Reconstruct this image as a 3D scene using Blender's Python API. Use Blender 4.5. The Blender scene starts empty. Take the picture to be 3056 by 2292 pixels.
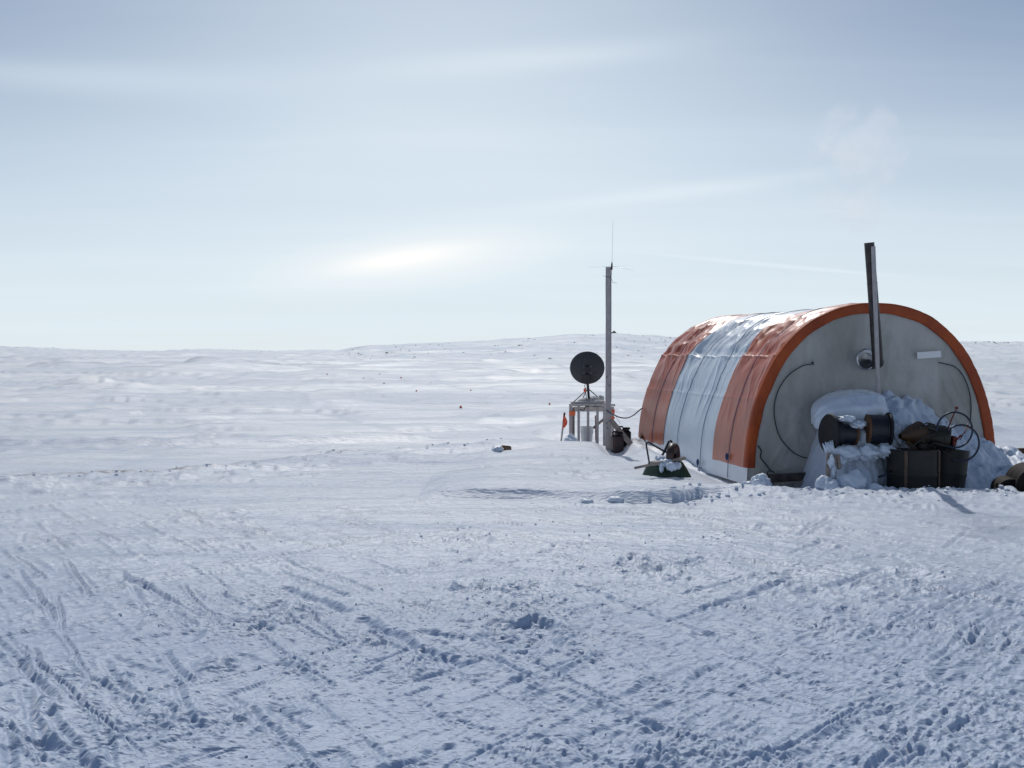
import bpy, math, random
import numpy as np
from mathutils import Vector, Matrix

random.seed(7)
rng = np.random.RandomState(11)
sc = bpy.context.scene
col = sc.collection
R = math.radians

# ------------------------------------------------------------------ camera, sky, sun, exposure
F_PX, CX, CY, HOR = 2971.0, 1528.0, 1146.0, 1056.0
EYE = 1.6
PITCH = math.atan((CY - HOR) / F_PX)
SUN_EL, SUN_AZ = 50.0, -3.0            # degrees; azimuth left of the view direction

cam_d = bpy.data.cameras.new("camera")
cam = bpy.data.objects.new("camera", cam_d)
col.objects.link(cam)
cam.location = (0, 0, EYE)
cam.rotation_euler = (math.pi / 2 - PITCH, 0, 0)
cam_d.sensor_width = 36
cam_d.lens = F_PX / 3056 * 36
cam_d.clip_start = 0.05
cam_d.clip_end = 20000
sc.camera = cam

SKY_STRENGTH = 0.105
world = bpy.data.worlds.new("World")
sc.world = world
world.use_nodes = True

sun_d = bpy.data.lights.new("sun", 'SUN')
sun = bpy.data.objects.new("sun", sun_d)
col.objects.link(sun)
sun_d.energy = 3.9
sun_d.angle = R(0.6)
sun_d.color = (1.0, 0.965, 0.91)
sdir = Vector((math.sin(R(SUN_AZ)) * math.cos(R(SUN_EL)), math.cos(R(SUN_AZ)) * math.cos(R(SUN_EL)), math.sin(R(SUN_EL))))
sun.rotation_euler = sdir.to_track_quat('Z', 'Y').to_euler()

sc.view_settings.view_transform = 'Standard'
sc.view_settings.look = 'None'
sc.view_settings.gamma = 1.0
sc.view_settings.exposure = -0.58
sc.view_settings.use_curve_mapping = False
sc.render.engine = 'CYCLES'
sc.cycles.use_denoising = True
sc.cycles.max_bounces = 6
sc.cycles.volume_step_rate = 2.0
sc.cycles.volume_bounces = 3

# ------------------------------------------------------------------ pixel -> place helpers
def ray(px, py):
    a, b = (px - CX) / F_PX, (CY - py) / F_PX
    return np.array([a, math.cos(PITCH) + b * math.sin(PITCH), -math.sin(PITCH) + b * math.cos(PITCH)])

def P(px, py, Y):
    d = ray(px, py)
    k = Y / d[1]
    return Vector((d[0] * k, Y, EYE + d[2] * k))

def G(px, py, z=0.0):
    d = ray(px, py)
    k = (z - EYE) / d[2]
    return Vector((d[0] * k, d[1] * k, z))

# ------------------------------------------------------------------ noise
_perm = rng.permutation(512)
_perm = np.concatenate([_perm, _perm, _perm])
_gr = rng.rand(512) * 2 * np.pi
_gx, _gy = np.cos(_gr), np.sin(_gr)

def noise(x, y, seed=0):
    x = np.asarray(x, float) + seed * 17.31
    y = np.asarray(y, float) + seed * 9.73
    xi = np.floor(x).astype(np.int64); yi = np.floor(y).astype(np.int64)
    xf = x - xi; yf = y - yi
    xi &= 511; yi &= 511
    u = xf * xf * xf * (xf * (xf * 6 - 15) + 10); v = yf * yf * yf * (yf * (yf * 6 - 15) + 10)
    x1 = (xi + 1) & 511; y1 = (yi + 1) & 511
    def g(a, b, fx, fy):
        h = _perm[_perm[a] + b]
        return _gx[h] * fx + _gy[h] * fy
    n00 = g(xi, yi, xf, yf); n10 = g(x1, yi, xf - 1, yf)
    n01 = g(xi, y1, xf, yf - 1); n11 = g(x1, y1, xf - 1, yf - 1)
    return ((n00 + u * (n10 - n00)) * (1 - v) + (n01 + u * (n11 - n01)) * v) * 1.5

def fbm(x, y, o=4, seed=0, gain=.5):
    s = 0; a = 1; f = 1
    for i in range(o):
        s = s + a * noise(x * f, y * f, seed + i); a *= gain; f *= 2.03
    return s

def sst(x, a, b):
    t = np.clip((np.asarray(x, float) - a) / (b - a), 0, 1)
    return t * t * (3 - 2 * t)

def gauss(x, s):
    return np.exp(-(x / s) ** 2 * .5)

# ------------------------------------------------------------------ tent frame of reference
TN = np.array([2.957, 12.487]); TTH = 0.200; TW = 3.534; TH = 2.285; TE = 2.22; TL = 4.215; TZ = -0.048
TU = np.array([math.cos(TTH), math.sin(TTH)]); TV = np.array([-math.sin(TTH), math.cos(TTH)])
TC = TN + TU * TW / 2

def tent_local(x, y):
    dx, dy = x - TC[0], y - TC[1]
    return dx * TU[0] + dy * TU[1], dx * TV[0] + dy * TV[1]

def tent_pt(lx, k, z):
    return Vector((TC[0] + TU[0] * lx + TV[0] * k, TC[1] + TU[1] * lx + TV[1] * k, z))

# ------------------------------------------------------------------ terrain
SKY_PX = np.array([-4000, -1500, -400, 0, 100, 250, 420, 500, 600, 700, 820, 900, 1000, 1060, 1100, 1250, 1450, 1600, 1690, 1780, 1832, 1900, 2000, 2040, 2300, 2600, 2890, 3056, 3600, 5000, 8000], float)
SKY_PY = np.array([1030, 1022, 1030, 1036, 1039, 1045, 1048, 1048, 1042, 1044, 1048, 1046, 1047, 1037, 1032, 1025, 1016, 1007, 998, 999, 995.5, 1001, 1006, 1007, 1012, 1020, 1023, 1024, 1028, 1030, 1034], float)
BERM = np.array([[-14, 12.3], [-9, 12.4], [-6.5, 12.64], [-5.6, 12.9], [-4.6, 13.35], [-3.53, 14.4], [-2.77, 15.5], [-.99, 16.6], [0.2, 17.2], [1.2, 17.9], [3, 19], [9, 20]], float)

GROOVES = [  # (px0,py0,px1,py1,width,depth)
    (848, 1755, 1030, 1832, .045, .030), (1078, 1857, 1363, 1992, .045, .036), (1261, 1891, 1437, 1921, .05, .030),
    (1248, 2040, 1560, 1938, .022, .020), (2112, 1816, 2337, 1745, .035, .030), (2000, 1857, 2112, 1816, .03, .014),
    (1732, 1752, 1922, 1823, .035, .024), (1950, 1837, 2133, 1900, .03, .020), (2133, 1900, 2956, 2153, .02, .013),
    (1704, 2217, 1992, 2104, .03, .018), (1500, 2055, 1735, 1966, .022, .018), (2393, 1893, 2527, 1921, .035, .022),
    (75, 2050, 129, 2223, .035, .03), (129, 2200, 300, 2300, .035, .026), (60, 1980, 140, 2080, .035, .022),
    (359, 1721, 461, 1762, .04, .022), (830, 2128, 909, 2175, .035, .022), (480, 2292, 640, 2240, .03, .018),
    (1640, 2300, 1800, 2250, .03, .015), (1180, 2290, 1330, 2230, .035, .022), (2050, 2040, 2150, 1990, .03, .018),
    (1500, 1660, 1760, 1700, .04, .015), (2480, 1760, 2640, 1700, .04, .02), (1900, 1980, 2010, 2060, .02, .012),
    (2100, 2060, 2300, 2100, .02, .014), (2060, 2010, 2260, 2060, .02, .013), (1340, 1640, 1560, 1700, .035, .014),
    (600, 1560, 720, 1590, .05, .015), (2600, 1950, 2760, 2040, .03, .012), (2720, 1800, 2900, 1760, .04, .015),
    (330, 1960, 470, 2010, .03, .015), (700, 1950, 860, 2000, .03, .012), (1060, 1660, 1220, 1712, .03, .012),
]
PITS = [  # px, py, radius m, depth m
    (2421, 1781, .11, .045), (2562, 1837, .15, .06), (2977, 1935, .17, .05), (1560, 1905, .22, .075), (800, 1815, .11, .05),
    (750, 1870, .09, .04), (1750, 1404, .09, .03), (1713, 1392, .08, .03), (1740, 1430, .12, .06), (1721, 1440, .1, .05), (1660, 1380, .08, .03), (1765, 1388, .08, .03), (1800, 1405, .07, .025), (1770, 1450, .12, .03), (1820, 1445, .1, .03), (1600, 1400, .1, .025), (1550, 1430, .12, .025), (1480, 1410, .1, .02),
    (1680, 1437, .1, .03), (1830, 1432, .08, .03), (690, 1537, .13, .03), (930, 1548, .12, .03), (1460, 1900, .1, .035),
    (430, 2170, .12, .05), (1660, 2085, .08, .03), (1570, 1955, .09, .04), (960, 2280, .1, .04), (2230, 2060, .07, .025),
    (70, 2250, .13, .04), (30, 2130, .1, .035), (2750, 1730, .14, .04), (2380, 1725, .14, .03), (2060, 1740, .13, .035), (2100, 1900, .07, .03),
    (1950, 1715, .1, .03), (1700, 1655, .1, .025), (2860, 2040, .12, .05), (2700, 2220, .12, .04), (1000, 1905, .08, .03), (545, 1900, .1, .035),
    (1860, 2210, .07, .03), (1110, 1940, .08, .035), (2310, 1600, .07, .02), (1995, 1450, .1, .02),
]
HEAPS = [  # px, py, radius, height, roughness boost
    (1590, 1835, .42, .05, 1.0), (1500, 1880, .25, .035, 1.0), (1560, 1770, .4, .02, .8), (1980, 1690, .5, .02, .9), (2150, 1600, .16, .03, .8),
    (800, 1870, .35, .02, .8), (560, 1850, .35, .015, .7), (1260, 2000, .25, .03, 1.0), (1090, 1910, .3, .02, .8), (2520, 1880, .3, .02, .8),
    (2700, 1780, .5, .02, .9), (2900, 1900, .5, .02, .9), (1400, 1620, .4, .01, .8), (1280, 1830, .35, .015, .8), (930, 1990, .2, .01, .8), (2900, 2150, .5, .02, .8),
    (420, 2150, .25, .03, .9), (1690, 1640, .5, .012, .8), (1640, 2230, .2, .02, .8), (2100, 2230, .4, .015, .7), (2300, 1720, .3, .02, .9),
]

def seg_dist(x, y, a, b):
    dx, dy = b[0] - a[0], b[1] - a[1]
    L2 = dx * dx + dy * dy
    t = np.clip(((x - a[0]) * dx + (y - a[1]) * dy) / L2, 0, 1)
    ex, ey = x - (a[0] + t * dx), y - (a[1] + t * dy)
    return np.sqrt(ex * ex + ey * ey), t

def berm_y(x):
    return np.interp(x, BERM[:, 0], BERM[:, 1])

def _line(px, Y=None):
    return [(lambda g: (g.x, g.y))(G(a, b) if Y is None else P(a, b, Y)) for (a, b) in px]
TRACKS_SHADE = [  # polyline, half width m, strength
    (_line([(-60, 1320), (60, 1285), (190, 1235), (280, 1210), (360, 1165), (385, 1150)]), .18, .45),
    (_line([(860, 1168), (900, 1190), (950, 1205), (1010, 1232), (1080, 1262), (1250, 1300)]), .16, .8),
    (_line([(1040, 1108), (1100, 1120), (1180, 1145), (1290, 1188), (1400, 1215)]), 1.2, .35),
    (_line([(1302, 1110), (1288, 1125), (1300, 1140), (1380, 1165)]), .35, .7),
    (_line([(-60, 1395), (240, 1385), (560, 1378), (700, 1374)]), .10, .9),
    (_line([(-60, 1362), (150, 1350), (300, 1336), (480, 1330)]), .16, .7),
    (_line([(-60, 1330), (300, 1312), (700, 1309), (1250, 1326), (1420, 1332)]), .30, .9),
    (_line([(-60, 1318), (300, 1302), (800, 1300), (1300, 1318)]), .25, .7),
    (_line([(220, 1400), (420, 1355), (600, 1338)]), .2, .6),
    (_line([(500, 1215), (640, 1190), (900, 1180)]), .25, .5),
    (_line([(-60, 1424), (250, 1410), (520, 1398), (800, 1374), (1000, 1352), (1250, 1342)]), .55, .75),
    (_line([(540, 1088), (580, 1084), (620, 1092), (665, 1101)], 87.0), .9, 1.0),  # shade on the far hump's crest, painted as a dark streak
    (_line([(165, 1145), (230, 1140), (285, 1148), (330, 1160), (370, 1168)], 41.8), .42, .9),  # shaded crest of the nearer hump, darkened by colour as well
]
def track_shade_mask(x, y):
    out = np.zeros_like(x)
    for pts, w, s_ in TRACKS_SHADE:
        lo = np.min(pts, 0) - 3 * w - .5; hi = np.max(pts, 0) + 3 * w + .5
        m = (x > lo[0]) & (x < hi[0]) & (y > lo[1]) & (y < hi[1])
        if not m.any(): continue
        d = np.full(m.sum(), 1e9); xs, ys = x[m], y[m]
        for a, b in zip(pts[:-1], pts[1:]):
            d = np.minimum(d, seg_dist(xs, ys, a, b)[0])
        v = s_ * np.exp(-(d / w) ** 2) * np.clip(.75 + .7 * noise(xs * .9, ys * 1.6, 25), 0, 1)
        out[m] = np.maximum(out[m], v)
    return out

def ground_low(x, y):
    """the broad shape of the land, without the small trampled relief"""
    r = np.sqrt(x * x + y * y) + 1e-6
    h = 0.012 * noise(x * .35, y * .35, 3) + 0.012 * noise(x * .9, y * .9, 4)
    # crest in front of the tent and hollow behind it
    right = sst(x, 1.9, 2.9)
    h = h + right * (0.085 * gauss(y - 10.75 - .25 * noise(x * .5, 0 * x, 21), .62) - 0.09 * sst(y, 11.15, 12.0) * (1 - sst(y, 14, 16)))
    # drift mound left of the tent with its cut bank
    mx = sst(x, -1.15, .3) * (1 - sst(x, 2.2, 3.4))
    yl = 11.02 + .10 * noise(x * .9, 0 * x, 31) + .015 * noise(x * 3, 0 * x, 32) - .25 * sst(x, .2, 1.4) * (1 - sst(x, 1.7, 2.2))
    led = sst(y, yl - .01, yl + .055)
    bankx = np.interp(x, [-1.05, -.8, -.35, .15, .55, 1.0, 1.25, 1.7, 2.05, 2.5], [0, .55, .70, .60, .40, .40, .75, .80, .5, 0])
    h = h + bankx * led * .10 * (1 - sst(y, 11.5, 14.5)) + mx * (.05 * led + .05 * sst(y, 11.5, 15.2)) * (1 - sst(y, 16.5, 17.4))
    h = h - bankx * .012 * gauss(y - yl + .12, .1)
    crestx = sst(x, .1, .75) * (1 - sst(x, 1.32, 1.52))
    h = h + crestx * (.085 * gauss(y - 15.75, .65)) - sst(x, .2, .9) * (1 - sst(x, 2.4, 3)) * .13 * sst(y, 16.3, 17.1) * (1 - sst(y, 19.5, 22))
    # hollow by the post and the black cans
    h = h - .13 * gauss(x - 1.74, .24) * gauss(y - 15.7, .55)
    # ridge of drifted snow along the tent wall, with the scoured moat inside it
    lx, k = tent_local(x, y)
    d = -(lx + TW / 2)
    ra = np.interp(k, [-1.5, -.4, .4, 1.6, 2.6, 3.4, 4.0, 4.8, 5.6], [0, .02, .05, .08, .09, .15, .20, .10, 0])
    rw = np.interp(k, [0, 4.2], [.30, .15])
    rc = np.interp(k, [0, 2, 3.2, 4.2], [.75, .58, .34, .12]) + .08 * noise(k * 2, 0 * k, 41)
    h = h + ra * np.exp(-((d - rc) / rw) ** 2) - .05 * gauss(d - .1, .14) * sst(k, -.4, .3) * (1 - sst(k, 4.2, 4.8))
    h = h + .06 * gauss(d - .02, .06) * sst(k, 1.0, 2.0) * (1 - sst(k, 3.9, 4.3))
    # edge of the packed pad: berm, then lower untouched snow
    by = berm_y(x)
    db = (y - by) * .8
    left = 1 - sst(x, .0, 1.0)
    h = h + left * (.05 * gauss(db + .1, .35) * (1 + .7 * noise(x * 1.2, y * 1.2, 5)) - .09 * sst(db, .1, 1.2) * (1 - sst(y, 24, 40)))
    # drifts of the open snow field
    far = sst(r, 17, 30)
    w = far * (1 - sst(r, 500, 900) * .6)
    h = h + w * (.03 * noise(x * .16, y * .30, 6) + .035 * noise(x * .05 + .3 * noise(x * .02, y * .02, 7), y * .14, 8))
    sas = np.maximum(0, noise(x * .09, y * .42, 9) - .12)
    sh = .35 + sst(noise(x * .02, y * .05, 17), -.3, .3)
    h = h + w * .30 * sas * (.6 + .01 * np.minimum(r, 150)) * sh
    sas2 = np.maximum(0, noise(x * .28 + .2 * noise(x * .1, y * .3, 18), y * 1.25, 19) - .15)
    h = h + w * .12 * sas2 * (1 - sst(r, 60, 110)) + sst(r, 60, 110) * (1 - sst(r, 350, 500)) * .55 * np.maximum(0, noise(x * .035, y * .13, 20) - .1)
    h = h + sst(r, 15, 20) * (1 - sst(r, 60, 90)) * .10 * sst(noise(x * .20 + .3 * noise(x * .2, y * .5, 26), y * .62, 27), .14, .27)
    h = h + sst(r, 45, 70) * (1 - sst(r, 260, 380)) * .28 * sst(noise(x * .06 + .3 * noise(x * .05, y * .12, 28), y * .15, 29), .14, .26)
    # band of vehicle tracks beyond the berm
    tb = gauss(y - 19.2 - .12 * x, 1.3) * sst(x, -16, -12) * (1 - sst(x, -1.5, 1.0))
    h = h + tb * (.05 * noise(x * .35, (y - .12 * x) * 4.5, 22) + .03 * noise(x * 1.1, (y - .12 * x) * 9, 23))
    h = h - .03 * track_shade_mask(x, y)
    # two humps out on the left
    def hump(cx, cy, hh, sx, sy, sk):
        q = (x - cx)
        s = np.where(q > 0, sx * sk, sx)
        sc_ = .62 + .38 * sst(y - cy - .12 * sy * noise(x * 1.2 / sx, 0 * x, 24), -.20 * sy, .02 * sy)
        return hh * sc_ * np.exp(-.5 * ((q / s) ** 2 + ((y - cy) / sy) ** 2)) * (1 + .18 * noise(x * .5, y * .5, 10))
    h = h + hump(-28.3, 88, .58, 2.0, 2.6, 1.5) + hump(-25.4, 84, .22, 2.2, 2.2, 1) + hump(-18.6, 42.5, .62, .75, 1.2, 2.2) + hump(-15.6, 41, .34, 1.2, 1.4, 1)
    # hills
    az = np.arctan2(x, np.maximum(y, 1e-3))
    az = np.clip(az, -1.2, 1.2)
    ppx = CX + F_PX * np.tan(az)
    ppx = np.clip(ppx, -4000, 8000)
    sy_ = np.interp(ppx, SKY_PX, SKY_PY)
    mid = sst(ppx, 990, 1090)
    RC = 450 + 60 * (1 - mid)
    zc = EYE + (HOR - sy_) / F_PX * RC
    toe = 120 + 100 * mid
    up = np.clip((r - toe) / (RC - toe), 0, 1)
    prof = up ** 1.15 * (1 - .0 * up)
    prof = prof * (1 - sst(r, RC * 1.02, RC * 2.4))
    hill_rough = mid * (1.3 * noise(x * .022, y * .022, 12) + .95 * noise(x * .06, y * .09, 13) + .50 * noise(x * .2, y * .3, 14)) + (1 - mid) * (.35 * noise(x * .03, y * .03, 15) + .12 * noise(x * .12, y * .12, 16))
    near = sst(r, toe, toe + 60)
    h = h + np.maximum(zc, 1.0) * prof + hill_rough * near * (1 - sst(r, RC * .9, RC * 1.0) * .8) * np.clip(up * 4, 0, 1) * (1 - .4 * mid)
    h = np.where((np.abs(np.arctan2(x, y)) > 1.2), h * 0 + h, h)
    return h

def relief(x, y, dr):
    """trampled snow: lumps, ridges, tracks, holes"""
    r = np.sqrt(x * x + y * y) + 1e-6
    def fade(lam):
        return np.clip(lam / (2.2 * dr) - .35, 0, 1)
    # how trampled: patchy, strongest in the middle distance, calm on the far field
    by = berm_y(x)
    pad = 1 - sst((y - by), -.3, .5)
    m1 = sst(fbm(x * .8, y * .8, 3, 50), -.25, .55)
    m2 = sst(fbm(x * 1.7, y * 1.7, 2, 55), -.1, .6)
    heap = np.zeros_like(x); hh = np.zeros_like(x)
    for (px, py, rad, ht, rb) in HEAPS:
        c = G(px, py)
        q = np.exp(-((x - c.x) ** 2 + (y - c.y) ** 2) / (rad * rad) * 1.2)
        heap = np.maximum(heap, q * rb); hh = hh + .45 * ht * q * (1 + .9 * noise(x * 6, y * 6, 60))
    onmound = sst(x, -.8, 0) * (1 - sst(x, 2.6, 3.2)) * sst(y, 11.1, 11.4)
    bank = gauss(y - 11.0, .28) * sst(x, -1.0, -.7) * (1 - sst(x, 1.9, 2.2))
    calm = (1 - .42 * onmound) * (1 - .85 * bank)
    rough = (.26 + .95 * m1 * m2 + .55 * heap + .18 * sst(x / (y + .1), .18, .42) * (1 - sst(y, 7.5, 9))) * (pad * .93 + .07) * calm
    wx = x + .05 * noise(x * 5, y * 5, 61); wy = y + .05 * noise(x * 5, y * 5, 62)
    def bil(f, s, p=1.0):
        return (1 - np.abs(noise(wx * f, wy * f, s)) * 1.6) ** p
    h = hh
    h = h + rough * .012 * noise(wx * 2.6, wy * 3.0, 63) * fade(.4)
    h = h + rough * .010 * noise(wx * 5.5, wy * 6.5, 64) * fade(.2)
    # crusty plates and clumps with steep little edges
    c0 = sst(noise(wx * 4.3, wy * 6.0, 82), .10, .26)
    h = h + rough * .011 * c0 * fade(.2) * m2
    uw, vw = (wx * .80 + wy * .60), (wy * .80 - wx * .60)
    c1 = sst(noise(uw * 5.5, vw * 12, 65), .06, .30)
    h = h + rough * .0115 * c1 * fade(.11)
    c2 = sst(noise(uw * 11, vw * 25, 66), .04, .34)
    h = h + rough * .0095 * c2 * fade(.055)
    c3 = noise(wx * 42, wy * 46, 67)
    h = h + rough * .005 * c3 * fade(.026)
    c4 = sst(noise(uw * 8, vw * 34, 79), .04, .34)
    h = h + (.30 + .6 * rough) * .0095 * c4 * fade(.045) * calm * pad
    # fist-sized clods where the snow is most broken
    c5 = np.maximum(0, noise(wx * 7, wy * 8, 83) - .16)
    h = h + heap * .030 * c5 * fade(.12)
    c6 = sst(noise(wx * 26, wy * 30, 86), .0, .3)
    h = h + heap * .011 * c6 * fade(.038)
    # hollows with sharp rims
    p1 = np.maximum(0, noise(wx * 4.1, wy * 5.2, 68) - .30)
    h = h - rough * .05 * p1 * fade(.2)
    # wind-combed short ridges running across the view
    ub, vb = (x * .72 + y * .69), (y * .72 - x * .69)
    wr = sst(noise(ub * 4.5, vb * 22, 69), .06, .34)
    h = h + .0085 * wr * pad * fade(.05) * (1 - .4 * onmound)
    ua, va = (x * .60 - y * .80), (x * .80 + y * .60)
    wr2 = np.maximum(0, noise(ua * 1.6, va * 14, 70) - .14)
    h = h + .020 * wr2 * fade(.12) * (pad * .8 + .2)
    # grooves, with a pushed-up lip; the runner smooths the snow beside it
    for (a0, a1, b0, b1, w, dp) in GROOVES:
        A, B = G(a0, a1), G(b0, b1)
        m = (x > min(A.x, B.x) - .4) & (x < max(A.x, B.x) + .4) & (y > min(A.y, B.y) - .4) & (y < max(A.y, B.y) + .4)
        if m.any():
            d, t = seg_dist(x[m], y[m], (A.x, A.y), (B.x, B.y))
            h[m] *= 1 - .7 * np.exp(-(d / (w * 2.0)) ** 4)
    for (a0, a1, b0, b1, w, dp) in GROOVES:
        A, B = G(a0, a1), G(b0, b1)
        m = (x > min(A.x, B.x) - .4) & (x < max(A.x, B.x) + .4) & (y > min(A.y, B.y) - .4) & (y < max(A.y, B.y) + .4)
        if not m.any(): continue
        xs, ys = x[m], y[m]
        jx = xs + .018 * noise(xs * 5, ys * 5, 71); jy = ys + .018 * noise(xs * 5, ys * 5, 72)
        d, t = seg_dist(jx, jy, (A.x, A.y), (B.x, B.y))
        var = .75 + .5 * noise(t * 9, t * 0 + a0, 73)
        h[m] += -dp * 1.25 * var * np.exp(-(d / (w * .8)) ** 4) + dp * .55 * np.exp(-((d - w * 1.5) / (w * .6)) ** 2) * (.7 + noise(xs * 14, ys * 14, 74))
    # many light scratches left by runners and dragged gear, in two crossing directions
    rs_ = np.random.RandomState(77)
    idx = np.nonzero((y > 2.6) & (y < 11) & (np.abs(x) < .62 * y + .5))[0]
    xi, yi = x[idx], y[idx]; order = np.argsort(yi); idx = idx[order]; xi = xi[order]; yi = yi[order]
    acc = np.zeros(len(idx))
    for i in range(330):
        cy = 3.3 + 7.0 * rs_.rand() ** 1.4; cx = (rs_.rand() - .5) * 1.12 * cy
        th = (-.93 if rs_.rand() < .6 else .83) + rs_.normal() * .10
        L = rs_.uniform(.25, 1.3) * (1.6 if rs_.rand() < .15 else 1); w = rs_.uniform(.008, .020); dpt = rs_.uniform(.007, .018)
        ax, ay = cx - L / 2 * math.cos(th), cy - L / 2 * math.sin(th); bx_, by_ = cx + L / 2 * math.cos(th), cy + L / 2 * math.sin(th)
        i0 = np.searchsorted(yi, min(ay, by_) - .06); i1 = np.searchsorted(yi, max(ay, by_) + .06)
        sl = np.nonzero((xi[i0:i1] > min(ax, bx_) - .06) & (xi[i0:i1] < max(ax, bx_) + .06))[0] + i0
        if not len(sl): continue
        d, t = seg_dist(xi[sl] + .006 * np.sin(yi[sl] * 9), yi[sl], (ax, ay), (bx_, by_))
        e = np.clip(np.minimum(t, 1 - t) * 8 + .2, 0, 1)
        acc[sl] += dpt * e * (-np.exp(-(d / w) ** 2) + .6 * np.exp(-((d - 2 * w) / (w * .9)) ** 2))
    h[idx] += acc
    # tread marks: parallel bars inside straight bands
    for (a0, a1, b0, b1, w, am) in [(1000, 1930, 760, 1700, .2, .012), (1300, 1980, 1560, 1880, .16, .012), (1240, 2080, 1480, 2180, .2, .012),
                                    (2050, 1900, 2500, 2120, .2, .009), (1500, 2180, 1900, 2300, .2, .010), (300, 1650, 620, 1980, .22, .010), (2000, 2200, 2700, 2290, .2, .009),
                                    (1450, 1760, 1700, 1960, .22, .012), (2300, 1980, 2800, 1900, .2, .008), (700, 1560, 1300, 1700, .3, .012)]:
        A, B = G(a0, a1), G(b0, b1)
        d, t = seg_dist(x, y, (A.x, A.y), (B.x, B.y))
        L = (B - A).length
        msk = (1 - sst(d, w * .8, w)) * sst(fbm(x * 2.2, y * 2.2, 2, 76), -.15, .3)
        s = t * L
        bar = np.sin(s * 2 * np.pi / .064 + 1.2 * noise(x * 4, y * 4, 75)) * (.6 + .7 * noise(x * 13, y * 13, 77))
        h = h + msk * am * bar * fade(.064) * .32
    for (px, py, rad, dp) in PITS:
        c = G(px, py)
        q = np.sqrt(((x - c.x) ** 2) + ((y - c.y) * .8) ** 2) * (1 + .3 * noise(x * 7, y * 7, 78)) / rad
        m = q < 2.5
        dp = dp * .7
        h[m] += -dp * np.exp(-q[m] ** 4) + dp * .3 * np.exp(-((q[m] - 1.25) / .25) ** 2)
    # lumpy rim of the berm and of the crest by the tent
    bz = gauss((y - by), .6) * (1 - sst(x, -.2, 1.2))
    cr = gauss(y - 10.9, .42) * sst(x, 1.9, 2.4)
    wz = .62 * bz + .75 * cr
    h = h + wz * (.09 * np.maximum(0, noise(wx * 3.0, wy * 4, 80)) + .08 * np.maximum(0, noise(wx * 8, wy * 8, 81)) * fade(.12))
    h = h + gauss((y - by + 1.0), .9) * (1 - sst(x, -.4, .6)) * .05 * sst(noise(wx * 1.6, wy * 3.2, 84), .0, .4) * fade(.3)
    return h * (1 - .22 * (1 - sst(y, 4.5, 7.5))) * (1 - sst(r, 60, 120))

def Hs(x, y):
    a = np.array([float(x)]); b = np.array([float(y)])
    return float(ground_low(a, b)[0])

def Hf(x, y):
    a = np.array([float(x)]); b = np.array([float(y)])
    return float(ground_low(a, b)[0] + relief(a, b, np.array([.02]))[0])

# ------------------------------------------------------------------ materials
def new_mat(name):
    m = bpy.data.materials.new(name); m.use_nodes = True
    nt = m.node_tree
    bsdf = nt.nodes.get('Principled BSDF')
    return m, nt, bsdf

def nd(nt, t, **kw):
    n = nt.nodes.new(t)
    for k, v in kw.items():
        setattr(n, k, v)
    return n

def mix_rgb(nt, fac, a, b, mode='MIX'):
    n = nd(nt, 'ShaderNodeMix', data_type='RGBA', blend_type=mode)
    for s, v in ((n.inputs[0], fac), (n.inputs[6], a), (n.inputs[7], b)):
        if hasattr(v, 'links') or isinstance(v, bpy.types.NodeSocket):
            nt.links.new(v, s)
        elif isinstance(v, (int, float)):
            s.default_value = v
        else:
            s.default_value = (*v, 1) if len(v) == 3 else v
    return n.outputs[2]

def ramp(nt, src, stops):
    n = nd(nt, 'ShaderNodeValToRGB')
    e = n.color_ramp.elements
    while len(e) < len(stops): e.new(.5)
    for i, (p, c) in enumerate(stops):
        e[i].position = p
        e[i].color = (c, c, c, 1) if isinstance(c, (int, float)) else (*c, 1)
    nt.links.new(src, n.inputs[0])
    return n.outputs[0]

def noise_node(nt, scale, detail=4, rough=.55, coord='Object', vec_scale=None, dist=0):
    tc = nd(nt, 'ShaderNodeTexCoord')
    v = tc.outputs[coord]
    if vec_scale:
        mp = nd(nt, 'ShaderNodeMapping'); mp.inputs['Scale'].default_value = vec_scale
        nt.links.new(v, mp.inputs[0]); v = mp.outputs[0]
    n = nd(nt, 'ShaderNodeTexNoise')
    n.inputs['Scale'].default_value = scale; n.inputs['Detail'].default_value = detail
    n.inputs['Roughness'].default_value = rough; n.inputs['Distortion'].default_value = dist
    nt.links.new(v, n.inputs['Vector'])
    return n.outputs['Fac']

def bump(nt, bsdf, h, strength, distance):
    b = nd(nt, 'ShaderNodeBump')
    b.inputs['Strength'].default_value = strength; b.inputs['Distance'].default_value = distance
    nt.links.new(h, b.inputs['Height'])
    prev = bsdf.inputs['Normal'].links
    if prev: nt.links.new(prev[0].from_socket, b.inputs['Normal'])
    nt.links.new(b.outputs[0], bsdf.inputs['Normal'])

def simple(name, c1, c2=None, scale=8, rough=.6, metal=0, spec=.5, bumps=None, vec_scale=None, lo=.35, hi=.65, rough2=None):
    m, nt, b = new_mat(name)
    b.inputs['Roughness'].default_value = rough
    b.inputs['Metallic'].default_value = metal
    b.inputs['Specular IOR Level'].default_value = spec
    if c2 is not None:
        f = noise_node(nt, scale, 6, .6, vec_scale=vec_scale)
        f = ramp(nt, f, [(lo, 0.0), (hi, 1.0)])
        nt.links.new(mix_rgb(nt, f, c1, c2), b.inputs['Base Color'])
        if rough2 is not None:
            mr = nd(nt, 'ShaderNodeMapRange'); mr.inputs['To Min'].default_value = rough; mr.inputs['To Max'].default_value = rough2
            nt.links.new(f, mr.inputs['Value']); nt.links.new(mr.outputs[0], b.inputs['Roughness'])
    else:
        b.inputs['Base Color'].default_value = (*c1, 1)
    if bumps:
        for (sc_, st, di) in bumps:
            bump(nt, b, noise_node(nt, sc_, 5, .6, vec_scale=vec_scale), st, di)
    return m

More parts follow.
